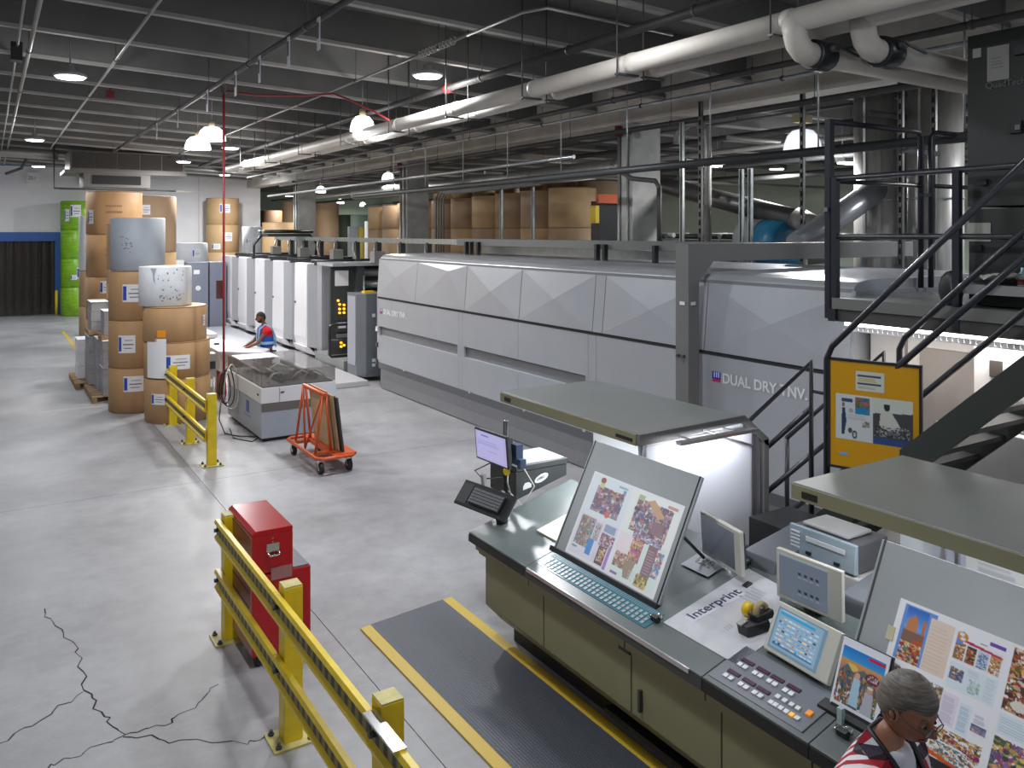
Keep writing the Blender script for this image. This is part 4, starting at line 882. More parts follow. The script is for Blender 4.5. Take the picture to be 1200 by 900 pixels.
# ------------------------------------------------------------------ people
def skin_body(name, nodes, edges, mat_, parent, root=0, sub=2):
    me = bpy.data.meshes.new(name); off = origin_of(parent)
    me.from_pydata([tuple(V(p)-off) for p, r in nodes], edges, [])
    me.materials.append(mat_)
    o = bpy.data.objects.new(name, me); COL.objects.link(o); o.parent = parent
    o.modifiers.new('skin', 'SKIN').use_smooth_shade = True
    for i, (p, r) in enumerate(nodes):
        sv = me.skin_vertices[0].data[i]; sv.radius = (r, r) if not isinstance(r, tuple) else r; sv.use_root = (i == root)
    s = o.modifiers.new('sub', 'SUBSURF'); s.levels = sub; s.render_levels = sub
    return o
def head(parent, c, yaw, pitch, skin, hair, hairtop, size=1.0, long_hair=False, beard=None, roll_=0):
    # local: x forward, y left, z up
    Rm = Matrix.Rotation(yaw, 3, 'Z') @ Matrix.Rotation(pitch, 3, 'Y') @ Matrix.Rotation(roll_, 3, 'X')
    def shape(d, grow=0):
        x, y, z = d
        rx, ry, rz = .098, .077, .120
        if x > 0 and z < 0: ry2 = ry*(1-.30*(-z)**1.2*x**.5)
        else: ry2 = ry
        p = V((x*rx, y*ry2, z*rz))
        if z < -.2: p.x += .022*(-z-.2)*(1 if x > -.3 else -.6)
        def g(cx, cy, cz, s): return math.exp(-((x-cx)**2+(y-cy)**2+(z-cz)**2)/(2*s*s))
        p.x += .034*g(1,0,-.22,.12)+.016*g(1,0,-.02,.11)
        p.x += .010*g(.95,0,-.62,.12)+.012*g(.82,0,-.92,.2)
        for sg in (1, -1):
            p.x -= .016*g(.92,.32*sg,.0,.13); p.x += .010*g(.92,.30*sg,.24,.14)
            p.y += sg*.008*g(.7,.65*sg,-.3,.25)
        p.x += .009*g(1,0,-.50,.05)
        p.x -= .006*g(1,0,-.57,.03)
        return p*(1+grow)*size
    def world(p): return V(c)+Rm @ p
    n, k = 56, 40; q = M(); vs = []; dirs = []
    for j in range(k+1):
        ph = math.pi*j/k
        for i in range(n):
            t_ = 2*math.pi*i/n; d = (math.sin(ph)*math.cos(t_), math.sin(ph)*math.sin(t_), math.cos(ph)); dirs.append(d); vs.append(world(shape(d)))
    q.add(vs, [(j*n+i, j*n+(i+1)%n, (j+1)*n+(i+1)%n, (j+1)*n+i) for j in range(k) for i in range(n)], True)
    ho = ob('head', q, skin, parent)
    # hair cap
    keep = []; hv = []
    gr = random.Random(3)
    for d in dirs:
        x, y, z = d; line = .42 if x > .35 else (.42-(.35-x)*1.25 if x > -.35 else -.45)
        inside = z > line
        edge = min(1, max(0, (z-line)*5))
        hv.append(world(shape(d, -.03 if not inside else .0+hairtop*(.25+.75*edge)+gr.uniform(0, .012)*edge)))
        keep.append(inside)
    fs = [(j*n+i, j*n+(i+1)%n, (j+1)*n+(i+1)%n, (j+1)*n+i) for j in range(k) for i in range(n)]
    fs = [f for f in fs if sum(keep[a] for a in f) >= 1]
    q = M(); q.add(hv, fs, True); ob('hair', q, hair, parent, fix=False)
    for sg in (1, -1):
        e = M(); e.ball(world(V((.083, .032*sg, .004))*size), .0112*size, 12)
        ob('eye', e, mat('eye_white', (.24,.2,.18), .5) if 'eye_white' not in bpy.data.materials else bpy.data.materials['eye_white'], parent)
        ob('iris', M().ball(world(V((.0925, .032*sg, .004))*size), .0075*size, 10), HAIRB, parent)
        er = M(); cen = V((-.008, .075*sg, -.012))
        er.tube([world((cen+V((.022*math.cos(a), .006*sg+.004*sg*math.sin(a), .029*math.sin(a))))*size) for a in np.linspace(0, 2*math.pi, 14)[:-1]], .006*size, 8, True)
        er.ball(world((cen+V((.0, .004*sg, 0)))*size), .022*size, 10, (.8,.5,1))
        ob('ear', er, skin, parent)
        ob('eyebrow', M().tube([world(V((.092, .018*sg, .028))*size), world(V((.093, .034*sg, .034))*size), world(V((.082, .05*sg, .028))*size)], .004*size, 6), hair, parent)
    ob('mouth', M().tube([world(V((.089, -.022, -.066))*size), world(V((.099, -.01, -.064))*size), world(V((.101, 0, -.065))*size), world(V((.099, .01, -.064))*size), world(V((.089, .022, -.066))*size)], .0042*size, 6), mat('lip', (.22,.07,.06), .5) if 'lip' not in bpy.data.materials else bpy.data.materials['lip'], parent)
    if beard:
        bv = [world(shape(d, .012)) for d in dirs]
        kp = [(d[2] < -.42 and d[0] > .05 and not (d[2] > -.6 and abs(d[1]) < .16)) or (d[0] > -.05 and d[0] < .35 and d[2] < -.05 and abs(d[1]) > .8) for d in dirs]
        fs = [(j*n+i, j*n+(i+1)%n, (j+1)*n+(i+1)%n, (j+1)*n+i) for j in range(k) for i in range(n)]
        ob('beard', M().add(bv, [f for f in fs if sum(kp[a] for a in f) >= 3], True), beard, parent, fix=False)
    return world
def person(base, yaw, lb, skin, arms, lean=0.0, h=1.0, shirt=None, sleeve=.5, pants=JEAN, torso_grow=.012):
    t = thing('person', base, lb, 'person')
    B = V(base); Rz = Matrix.Rotation(yaw, 3, 'Z')
    def P(x, y, z):
        zz = z; xx = x
        if z > .95: xx += (z-.95)*math.tan(lean)
        return B+Rz @ (V((xx, y, zz))*h)
    N = [(P(0,0,.96),.12),(P(0,0,1.12),.11),(P(-.01,0,1.28),.12),(P(-.01,0,1.42),.08),(P(0,0,1.50),.055),(P(.015,0,1.58),.052)]
    E = [(0,1),(1,2),(2,3),(3,4),(4,5)]
    for sg in (1, -1):
        i = len(N); N += [(P(0,.09*sg,.88),.10),(P(.02,.10*sg,.50),.06),(P(-.01,.11*sg,.28),.055),(P(-.02,.11*sg,.07),.04),(P(.12,.12*sg,.035),.035)]
        E += [(0,i),(i,i+1),(i+1,i+2),(i+2,i+3),(i+3,i+4)]
        sh = P(-.01,.19*sg,1.40); el, wr = arms[0 if sg > 0 else 1]
        i = len(N); el = P(*el); wr = P(*wr); hd = (wr-el).normalized()
        N += [(sh,.045),(sh.lerp(el,.5),.042),(el,.040),(el.lerp(wr,.5),.036),(wr,.026),(wr+hd*.05,(.034,.018)),(wr+hd*.085,(.036,.016))]
        E += [(3,i)]+[(i+k, i+k+1) for k in range(6)]
        side = hd.cross(V((0,0,1))).normalized(); dn = V((0,0,-1))
        for f in range(4):
            j = len(N); o_ = wr+hd*.08+side*(.030-.020*f); L = (.070,.080,.076,.060)[f]
            N += [(o_,.0085),(o_+hd*L*.55+dn*.006,.008),(o_+hd*L*.9+dn*L*.30,.007)]; E += [(i+6,j),(j,j+1),(j+1,j+2)]
        j = len(N); N += [(wr+hd*.03+side*.038,.010),(wr+hd*.07+side*.058+dn*.012,.009)]; E += [(i+5,j),(j,j+1)]
    body = skin_body('body', N, E, skin, t)
    return t, N, E, P
# man in the blue vest, leaning on the delivery table
MB = (5.08, 17.86, 0.0)
MY = R(176)
tm, N, E, P = person(MB, MY, 'man in a blue safety vest and red T-shirt leaning over the pale table', SKIN, (((.22,.20,1.14),(.42,.14,1.06)), ((.22,-.22,1.14),(.42,-.12,1.06))), lean=.12, h=1.0)
g_ = .016
ob_ = skin_body('red_shirt', [(N[0][0],.15),(N[1][0],.145),(N[2][0],.163),(N[3][0],.125),(N[4][0],.066)]+
        [(P(-.01,.19,1.40),.078),(P(.07,.205,1.29),.066),(P(-.01,-.19,1.40),.078),(P(.07,-.205,1.29),.066)], [(0,1),(1,2),(2,3),(3,4),(3,5),(5,6),(3,7),(7,8)], REDS, tm)
ob_ = skin_body('vest', [(N[0][0],.165),(N[1][0],.158),(N[2][0],.176),(N[3][0]-V((0,0,.01)),.135),(P(0,.11,1.43),.085),(P(0,-.11,1.43),.085)], [(0,1),(1,2),(2,3),(3,4),(3,5)], VEST, tm)
ob('reflective_band', M().lathe(N[1][0], [(.172,-.03),(.176,0),(.172,.03)], 24), REFL, tm)
for sg in (1, -1): ob('reflective_strap', M().tube([P(.17,.09*sg,1.02), P(.175,.10*sg,1.2), P(.13,.12*sg,1.42), P(0,.12*sg,1.52), P(-.14,.11*sg,1.42), P(-.18,.10*sg,1.25), P(-.17,.09*sg,1.02)], .018, 6), REFL, tm)
skin_body('trousers', [(N[0][0],.15)]+[x for sg in (1, -1) for x in ((P(0,.09*sg,.88),.115),(P(.02,.10*sg,.50),.078),(P(-.01,.11*sg,.28),.07),(P(-.02,.11*sg,.09),.06))], [(0,1),(1,2),(2,3),(3,4),(0,5),(5,6),(6,7),(7,8)], JEAN, tm)
for sg in (1, -1): ob('shoe', M().ob(P(.06,.12*sg,.05), Matrix.Rotation(MY,3,'Z') @ V((1,0,0)), Matrix.Rotation(MY,3,'Z') @ V((0,1,0)), (0,0,1), .15, .05, .05), BLKP, tm, bevel=.02)
head(tm, P(.05, 0, 1.665), MY, R(12), SKIN, HAIRB, .035, beard=HAIRB)
# man at the console, partly in the frame
CB = (2.90, 1.95, .018)
CY = R(-75)
tc_, N, E, P = person(CB, CY, 'man with greying swept-back hair and glasses in a red plaid shirt at the console', SKIN2, (((.0,.25,1.12),(.14,.22,.90)), ((.0,-.25,1.12),(.14,-.22,.90))), lean=.10, h=1.02)
skin_body('plaid_shirt', [(N[0][0],.165),(N[1][0],.165),(N[2][0],.185),(N[3][0]-V((0,0,.01)),.155)]+
        [(P(-.01,.19,1.40),.10),(P(0,.22,1.26),.078),(P(.0,.25,1.12),.065),(P(.12,.225,.93),.05),(P(-.01,-.19,1.40),.10),(P(0,-.22,1.26),.078),(P(.0,-.25,1.12),.065),(P(.12,-.225,.93),.05)],
        [(0,1),(1,2),(2,3),(3,4),(4,5),(5,6),(6,7),(3,8),(8,9),(9,10),(10,11)], PLAID, tc_)
skin_body('undershirt', [(P(.01,0,1.36),.13),(P(.02,0,1.47),.085),(P(.012,0,1.51),.066)], [(0,1),(1,2)], TSHIRT, tc_)
ob('lanyard', M().tube([P(.16,.03,1.22), P(.13,.07,1.38), P(.06,.09,1.48), P(-.05,.05,1.54), P(-.06,-.04,1.54), P(.05,-.09,1.48), P(.13,-.07,1.38), P(.16,-.02,1.22)], .011, 8), BLACK, tc_)
for sg in (1, -1): ob('collar', M().add([P(.10,.02*sg,1.44), P(.03,.10*sg,1.50), P(-.06,.07*sg,1.55), P(-.08,.09*sg,1.50), P(.02,.14*sg,1.45), P(.13,.07*sg,1.36)], [(0,1,4,5),(1,2,3,4)]), PLAID, tc_)
skin_body('trousers', [(N[0][0],.15)]+[x for sg in (1, -1) for x in ((P(0,.09*sg,.88),.115),(P(.02,.10*sg,.50),.078),(P(-.01,.11*sg,.28),.07),(P(-.02,.11*sg,.09),.06))], [(0,1),(1,2),(2,3),(3,4),(0,5),(5,6),(6,7),(7,8)], JEAN, tc_)
for sg in (1, -1): ob('shoe', M().ob(P(.06,.12*sg,.05), Matrix.Rotation(CY,3,'Z') @ V((1,0,0)), Matrix.Rotation(CY,3,'Z') @ V((0,1,0)), (0,0,1), .15, .05, .05), BLKP, tc_, bevel=.02)
wf = head(tc_, P(.055, 0, 1.655), R(-90), R(20), SKIN2, HAIRG, .20, size=.98, beard=None)
gl = M()
for sg in (1, -1):
    gl.tube([wf(V((.112+.0*a, .034*sg+.024*math.cos(a), -.004+.018*math.sin(a)))) for a in np.linspace(0, 2*math.pi, 18)[:-1]], .0018, 6, True)
    gl.tube([wf(V((.110, .058*sg, 0))), wf(V((.06, .082*sg, .004))), wf(V((-.01, .084*sg, .002)))], .0022, 6)
gl.tube([wf(V((.112, -.010, 0))), wf(V((.118, 0, .003))), wf(V((.112, .010, 0)))], .0018, 6)
ob('glasses', gl, DGREY, tc_)
ln = M()
for sg in (1, -1): ln.add([wf(V((.112, .034*sg+.023*math.cos(a), -.004+.017*math.sin(a)))) for a in np.linspace(0, 2*math.pi, 16)[:-1]], [tuple(range(15))])
ob('lens', ln, mat('spectacle_lens', (.7,.75,.8), .05, alpha=.25), tc_, fix=False)

# ------------------------------------------------------------------ orange panel cart with boards
t = thing('panel_cart', (4.25, 12.15, 0), 'orange A-frame panel cart with rubber casters', 'cart')
cx0, cx1, cy0, cy1, cz = 3.97, 4.56, 11.42, 12.9, .24
ob('base_frame', M().tube([(cx0,cy0+.08,cz),(cx0,cy1-.08,cz),(cx0+.08,cy1,cz),(cx1-.08,cy1,cz),(cx1,cy1-.08,cz),(cx1,cy0+.08,cz),(cx1-.08,cy0,cz),(cx0+.08,cy0,cz)], .028, 8, True), ORANGE, t)
ob('deck_plate', M().box(4.27, cx1, cy0+.02, cy1-.02, cz, cz+.035), ORANGE, t)
ob('cross_rail', M().box(cx0, cx1, cy1-.35, cy1-.25, cz-.02, cz+.02).box(cx0, cx1, cy0+.28, cy0+.4, cz-.02, cz+.02).box(4.22, 4.28, cy0, cy1, cz-.02, cz+.03), ORANGE, t)
ya, yb = 11.72, 12.62
ob('top_bar', M().tube([(4.17,ya-.05,1.10),(4.17,yb+.03,1.10)], .032, 8), ORANGE, t)
for y in (ya, yb):
    ob('upright', M().tube([(4.03,y,cz),(4.15,y,1.09)], .02, 8), ORANGE, t)
    ob('upright', M().tube([(4.27,y,cz),(4.19,y,1.09)], .02, 8), ORANGE, t)
ob('brace', M().tube([(4.03,12.17,cz),(4.14,yb-.02,1.09)], .018, 8).tube([(4.03,12.17,cz),(4.14,ya+.05,1.05)], .016, 8), ORANGE, t)
for (x, y) in ((cx0+.08, cy0+.12), (cx1-.08, cy0+.12), (cx0+.08, cy1-.12), (cx1-.08, cy1-.12)):
    w_ = M().m(0).cyl((x-.03, y, .08), (x+.03, y, .08), .08, 18).m(1).cyl((x-.032, y, .08), (x+.032, y, .08), .035, 12).box(x-.042, x-.036, y-.02, y+.02, .08, .2).box(x+.036, x+.042, y-.02, y+.02, .08, .2).box(x-.05, x+.05, y-.04, y+.04, .19, .215)
    ob('caster', w_, [RUBBER, CHROME], t)
for k, (y0, y1, hh) in enumerate(((11.75,12.55,.86),(11.6,12.4,.82),(11.5,12.5,.8))):
    b = M(); x = 4.31+.035*k; dx = -.10
    b.prism([(x,y0,.28),(x+.02,y0,.28),(x+.02+dx,y0,.28+hh),(x+dx,y0,.28+hh)], (0,0,0), (0,y1-y0,0))
    ob('plywood_board', b, PLY if k < 2 else CHAR, label=['plywood board nearest the uprights of the orange cart','middle plywood board leaning on the orange cart','dark backed outer board leaning on the orange cart'][k], cat='board', group='boards on the cart')

# ------------------------------------------------------------------ yellow guard rails
def post(x, y, parent=None, plate=True):
    t = parent
    p_ = ob('post', M().box(x-.065, x+.065, y-.065, y+.065, .015, 1.07), YELLOW, t, bevel=.006)
    ob('post_cap', M().box(x-.062, x+.062, y-.062, y+.062, 1.07, 1.078), YELLOWD, t)
    ob('base_plate', M().box(x-.15, x+.15, y-.13, y+.13, 0, .015), YELLOWD, t)
    for sx in (-.11, .11):
        for sy in (-.09, .09): ob('anchor_bolt', M().cyl((x+sx, y+sy, .015), (x+sx, y+sy, .05), .012, 8).cyl((x+sx, y+sy, .015), (x+sx, y+sy, .03), .022, 6), DGREY, t)
def rail(x, y0, y1, z, t, side=-1):
    # channel section with a recessed web carrying hazard tape, along Y
    s = side
    prof = [(0,-.09),(.035*s,-.09),(.045*s,-.06),(.02*s,-.03),(.02*s,.03),(.045*s,.06),(.035*s,.09),(0,.09)]
    ob('guard_rail', M().xz([(x+a, z+b) for a, b in prof], y0, y1), YELLOW, t)
    tp = M(); n = int((y1-y0)/.052)
    for k in range(n):
        tp.m(k % 2).box(x+.021*s, x+.025*s, y0+k*.052, y0+(k+1)*.052, z-.034, z+.034)
    o = ob('hazard_tape', tp, [BLACK, mat('olive_tape', (.26,.21,.03), .5) if 'olive_tape' not in bpy.data.materials else bpy.data.materials['olive_tape']], t)
    tag(o, kind='stuff')
    for y in (y1-.05,): ob('rail_bolt', M().cyl((x+.02*s, y, z+.01), (x+.055*s, y, z+.01), .018, 6), DGREY, t)
t = thing('guard_rail_barrier', (1.72, 5.6, 0), 'near yellow two-rail barrier in front of the red tool cabinet', 'barrier', 'yellow barriers')
for y in (7.3, 5.62, 3.98, 2.34): post(1.76, y, t)
for (a, b) in ((5.66, 7.38), (3.98, 5.66), (2.3, 3.98)):
    for z in (.93, .50): rail(1.685, a, b-.004, z, t)
ob('silver_tape', M().box(1.62, 1.69, 3.6, 3.98, 1.02, 1.032), CHROME, t)
t = thing('guard_rail_barrier', (2.8, 14.5, 0), 'far yellow two-rail barrier beside the brown roll stack', 'barrier', 'yellow barriers')
for y in (16.2-.25, 14.4, 12.85): post(2.82, y, t)
for (a, b) in ((14.4, 16.05), (12.85, 14.4)):
    for z in (.90, .45): rail(2.745, a, b-.004, z, t)

# ------------------------------------------------------------------ red tool cabinets
t = thing('rolling_tool_cabinet', (2.0, 7.0, 0), 'lower red rolling tool cabinet with a grey top mat', 'tool cabinet')
ob('case', M().box(1.77, 2.25, 6.65, 7.42, .10, .74), RED, t, bevel=.006)
ob('front_panel', M().box(1.763, 1.772, 6.655, 7.415, .12, .735), REDD, t)
for k in range(4): ob('drawer_line', M().box(1.760, 1.765, 6.7, 7.37, .24+.12*k, .246+.12*k), JOINT, t)
ob('top_mat', M().box(2.11, 2.24, 6.67, 7.40, .74, .752), mat('grey_top_mat', (.16,.18,.20), .4), t)
for (x, y) in ((1.83, 6.72), (2.19, 6.72), (1.83, 7.35), (2.19, 7.35)):
    ob('caster', M().cyl((x-.02, y, .05), (x+.02, y, .05), .05, 14).box(x-.03, x+.03, y-.03, y+.03, .085, .10), RUBBER, t)
t = thing('tool_chest', (1.94, 7.03, .74), 'upper red tool chest with a chrome side handle', 'tool chest')
ob('case', M().box(1.77, 2.10, 6.65, 7.42, .755, 1.06), RED, t, bevel=.005)
ob('lid', M().prism([(1.77,6.65,1.06),(2.10,6.65,1.06),(2.10,6.65,1.10),(1.80,6.65,1.105),(1.77,6.65,1.085)], (0,0,0), (0,.77,0)), RED, t, bevel=.006)
ob('front_panel', M().box(1.763, 1.772, 6.655, 7.415, .765, 1.055), REDD, t)
ob('drawer_line', M().box(1.760, 1.765, 6.69, 7.38, 1.045, 1.05), JOINT, t)
ob('side_handle', M().tube([(1.89,6.64,.93),(1.89,6.61,.92),(1.90,6.60,.905),(1.97,6.60,.905),(1.98,6.61,.92),(1.98,6.64,.93)], .008, 8).box(1.885, 1.985, 6.64, 6.65, .92, .99), CHROME, t, label='chrome side handle')
ob('rivet', M().cyl((1.935,6.645,1.03),(1.935,6.65,1.03),.006,8).cyl((1.935,6.645,1.0),(1.935,6.65,1.0),.006,8), CHROME, t)
ob('clear_label', M().box(1.92, 2.09, 6.642, 6.648, .69, .79), mat('taped_label', (.35,.16,.15), .15), t)

# ------------------------------------------------------------------ anti-fatigue mat
t = thing('floor_mat', (3.25, 4, 0), 'long ribbed charcoal rubber mat with yellow borders along the console', 'mat')
e0 = lambda x: 6.83+(x-2.76)*.13
ob('mat_field', M().prism([(2.86,e0(2.86),0),(3.63,e0(3.63),0),(3.63,-1,0),(2.90,-1,0)], (0,0,0), (0,0,.018)), MATD, t)
ob('yellow_border', M().prism([(2.76,e0(2.76),.001),(2.86,e0(2.86),.001),(2.90,-1,.001),(2.80,-1,.001)], (0,0,0), (0,0,.014)), MATY, t)
ob('yellow_border', M().prism([(3.63,e0(3.63),.001),(3.73,e0(3.73),.001),(3.73,-1,.001),(3.63,-1,.001)], (0,0,0), (0,0,.014)), MATY, t)

# ------------------------------------------------------------------ console
TN = .25; CL = math.sqrt(1+TN*TN)
du = V((1, 0, TN)).normalized(); dn_ = V((-TN, 0, 1)).normalized()
def D(v, y, off=0): p = V((3.45, y, .95))+du*v+dn_*off; return p
def dslab(m_, v0, v1, y0, y1, o0, o1):
    P_ = [D(v0,y0,o0),D(v1,y0,o0),D(v1,y1,o0),D(v0,y1,o0),D(v0,y0,o1),D(v1,y0,o1),D(v1,y1,o1),D(v0,y1,o1)]
    return m_.add(P_, [(0,3,2,1),(4,5,6,7),(0,1,5,4),(1,2,6,5),(2,3,7,6),(3,0,4,7)])
con = thing('press_console', (4.0, 3.5, 0), 'long olive control console with a sloping grey-green desk top', 'console')
secs = [(6.12, 5.25), (5.245, 3.405), (3.40, 2.675), (2.67, 1.2), (1.195, -.5)]
for k, (a, b) in enumerate(secs):
    ob('desk_top', dslab(M(), 0, 1.12, b, a, -.035, 0), DESKM, con, bevel=.004)
    ob('front_lip', M().box(3.448, 3.47, b, a, .87, .93), BLACK if k != 1 else DGREY, con)
ob('edge_strip', M().box(3.440, 3.452, 3.50, 5.22, .925, .953), EDGEA, con)
prof = [(3.49,.895),(3.49,.80),(3.55,.79),(3.55,.36),(3.70,.20),(4.4,.20),(4.55,1.10)]
ob('carcass', M().xz([(x+.012, z-.01) for x, z in prof], -.5, 6.0), OLIVE, con)
ob('left_wing', M().xz([(3.50,.91),(3.50,.80),(3.66,.76),(4.5,.95),(4.5,1.13)], 6.0, 6.09), OLIVE, con)
ob('toe_kick', M().box(3.80, 4.45, -.5, 5.95, 0, .2), BLACK, con)
ob('toe_shelf', M().box(3.70, 3.80, -.5, 4.6, .08, .12), BLKP, con)
doors = [(5.99, 5.13), (5.12, 4.125), (4.115, 3.34), (3.33, 2.2), (2.19, 1.1), (1.09, -.5)]
for k, (a, b) in enumerate(doors):
    dd = M().box(3.540, 3.562, b+.002, a-.002, .365, .785); dd.prism([(3.540,0,.362),(3.562,0,.362),(3.715,0,.205),(3.695,0,.195)], (0,b+.002,0), (0,a-.002,0))
    d_ = ob('door', dd, OLIVE, con)
    if k == 1: ob('handle', M().box(3.53, 3.54, 4.13, 4.24, .735, .77), BLKP, d_)
    if k == 2: ob('handle', M().box(3.515, 3.54, 4.01, 4.03, .42, .56), CHAR, d_)
for (a, b) in ((6.0, 5.245), (5.24, 4.12), (4.11, 3.405), (3.40, 2.675), (2.67, -.5)):
    ob('apron', M().box(3.478, 3.505, b+.003, a-.003, .80, .885), OLIVE, con)
# control strip of the viewing desk
st = ob('glass_strip', dslab(M(), .085, .26, 3.98, 5.2, 0, .004), CYAN, con)
kw = M()
for k in range(25):
    y = 5.14-.046*k
    for r_ in range(3): dslab(kw, .10+.036*r_, .128+.036*r_, y-.013, y+.013, .004, .009)
ob('strip_key', kw, mat('frosted_key', (.28,.35,.38), .3), con, kind='stuff')
ln = M()
for k in range(60): dslab(ln, .215, .255, 5.19-.0202*k-.005, 5.19-.0202*k+.005, .004, .006)
ob('strip_scale', ln, mat('pale_cyan_marks', (.12,.25,.30), .3), con, kind='stuff')
# key panel
ob('key_panel', dslab(M(), .035, .36, 2.74, 3.385, 0, .004), PANELG, con)
pairs = [(.21,3.30),(.21,3.19),(.21,3.09),(.21,2.98),(.09,3.30),(.09,3.19),(.09,3.09)]
for (v, y) in pairs:
    for dy in (0, -.038): ob('key', dslab(M(), v-.013, v+.015, y+dy-.014, y+dy+.014, .004, .014), KEYW, con)
    ob('display', dslab(M(), v+.035, v+.06, y-.062, y+.022, .004, .010), PURPLE, con)
for y in (2.98, 2.935, 2.89, 2.85): ob('key', dslab(M(), .135, .162, y-.013, y+.013, .004, .014), KEYW, con)
for k, y in enumerate((2.98, 2.95, 2.915, 2.88, 2.845, 2.81)): ob('key', dslab(M(), .078, .105, y-.013, y+.013, .004, .014), KEYW if k != 4 else mat('orange_key', (.9,.45,.08), .4, emit=.3), con)
ob('key', dslab(M(), .14, .175, 2.77, 2.80, .004, .016), mat('amber_key', (.75,.25,.02), .4, emit=.3), con, label='amber key')
ob('panel_frame', dslab(M(), .033, .362, 2.735, 2.74, 0, .006), DGREY, con)
ob('teal_strip', dslab(M(), .14, .22, 2.2, 2.50, 0, .004), TEALG, con)
ob('label_plate', dslab(M(), .06, .12, 2.42, 2.5, 0, .004), LABELW, con)

# proof viewing plates with sheets
pu = V((.4, 0, .78)).normalized(); pn = V((-.78, 0, .4)).normalized()
def PP(h, y, off=0): return V((3.745, y, 1.03))+pu*h+pn*off
def plate(y0, y1, lb):
    t = thing('proof_plate', (3.9, (y0+y1)/2, 1.02), lb, 'viewing plate', 'tilted proof plates')
    P_ = [PP(h,y,o) for o in (-.02, 0) for (h, y) in ((0,y0),(0,y1),(.88,y1),(.88,y0))]
    ob('plate', M().add(P_, [(0,1,2,3),(4,7,6,5),(0,4,5,1),(1,5,6,2),(2,6,7,3),(3,7,4,0)]), PLATE, t, bevel=.003)
    ob('bottom_ledge', M().ob(PP(-.015,(y0+y1)/2,.01), (0,1,0), pu, pn, (y1-y0)/2+.01, .018, .022), BLKP, t)
    for y in (y0+.02, y1-.02): ob('edge_trim', M().ob(PP(.44,y,-.012), pu, (0,1,0), pn, .44, .006, .014), BLKP if y < (y0+y1)/2 else DGREY, t)
    ob('hinge', M().cyl(PP(-.03,y1+.02,-.01), PP(-.03,y1-.05,-.01), .016, 10).cyl(PP(-.03,y0-.02,-.01), PP(-.03,y0+.05,-.01), .016, 10), BLKP, t)
    for y in (y0+.12, y1-.12): ob('support_strut', M().tube([PP(.5,y,-.02), (4.28,y,1.19)], .012, 8), DGREY, t)
    return t
plate(4.08, 5.28, 'tilted grey proof plate under the left hood')
plate(1.2, 2.73, 'tilted grey proof plate at the right behind the man')
pal_crowd = [(.30,.22,.36),(.62,.36,.30),(.20,.28,.52),(.78,.55,.45),(.45,.38,.55),(.85,.8,.82),(.52,.20,.22),(.25,.22,.28),(.66,.5,.62)]
c1 = Canvas(260, 190, (.97,.97,1.0))
c1.rect(.02,.03,.47,.5,(.88,.95,.99)); c1.rect(.03,.5,.48,.97,(.90,.88,.98)); c1.rect(.5,.03,.98,.5,(.95,.99,.97)); c1.rect(.52,.5,.98,.97,(.87,.96,.93)); c1.rect(.5,.5,.68,.72,(.98,.90,.95))
c1.blobs(.10,.14,.42,.44,pal_crowd,170,.035,1); c1.ell(.14,.07,.03,.035,(.45,.12,.1)); c1.rect(.12,.1,.17,.16,(.8,.78,.45)); c1.ell(.30,.42,.025,.04,(.8,.25,.2))
c1.rect(.33,.06,.43,.08,(.4,.65,.75)); c1.rect(.39,.09,.42,.14,(.35,.45,.75))
c1.grad(.06,.52,.22,.72,(.60,.45,.35),(.25,.38,.25)); c1.blobs(.05,.53,.22,.86,[(.65,.35,.3),(.3,.42,.28),(.75,.7,.6),(.35,.5,.75),(.5,.35,.25)],90,.03,2)
c1.rect(.23,.54,.30,.74,(.72,.68,.72)); c1.blobs(.23,.56,.29,.74,[(.5,.45,.5),(.8,.78,.8)],24,.02,3); c1.rect(.33,.52,.45,.6,(.45,.55,.72)); c1.blobs(.32,.62,.47,.76,pal_crowd+[(.55,.1,.55)],50,.025,4)
c1.rect(.21,.74,.27,.92,(.12,.42,.85)); c1.rect(.34,.76,.43,.96,(.16,.12,.12)); c1.blobs(.35,.77,.42,.93,[(.85,.55,.3),(.7,.3,.3),(.9,.8,.6)],22,.02,5); c1.rect(.44,.76,.47,.98,(.55,.35,.75)); c1.rect(.05,.88,.11,.905,(.2,.5,.5))
c1.blobs(.56,.1,.93,.46,pal_crowd,200,.035,6); c1.poly([(.66,.1),(.72,.06),(.86,.20),(.80,.25)],(.75,.52,.35)); c1.rect(.56,.06,.62,.12,(.62,.68,.45)); c1.rect(.55,.2,.61,.24,(.12,.12,.14)); c1.rect(.86,.06,.96,.09,(.75,.45,.42))
c1.poly([(.77,.28),(.88,.28),(.88,.42),(.77,.4)],(.42,.28,.32)); c1.blobs(.62,.46,.92,.53,[(.3,.25,.5),(.7,.65,.75),(.5,.4,.6)],50,.02,7)
c1.blobs(.64,.5,.76,.76,[(.85,.55,.3),(.75,.25,.5),(.45,.25,.2),(.9,.7,.5)],60,.03,8); c1.blobs(.52,.72,.72,.88,[(.75,.45,.35),(.85,.7,.6),(.4,.25,.2),(.6,.4,.35)],50,.03,9)
c1.poly([(.62,.78),(.74,.74),(.72,.95),(.66,.95)],(.50,.40,.33)); c1.rect(.81,.52,.90,.86,(.38,.24,.30)); c1.lines(.82,.56,.895,.82,9,(.75,.65,.7)); c1.blobs(.9,.55,.97,.82,[(.2,.45,.75),(.75,.2,.2),(.9,.85,.8)],30,.022,10)
c1.blobs(.78,.84,.90,.97,[(.75,.62,.2),(.3,.25,.12),(.85,.75,.4)],40,.025,11); c1.rect(.53,.94,.60,.965,(.40,.25,.6)); c1.lines(.46,.1,.50,.4,12,(.9,.95,.93)); c1.lines(.36,.2,.45,.34,0)
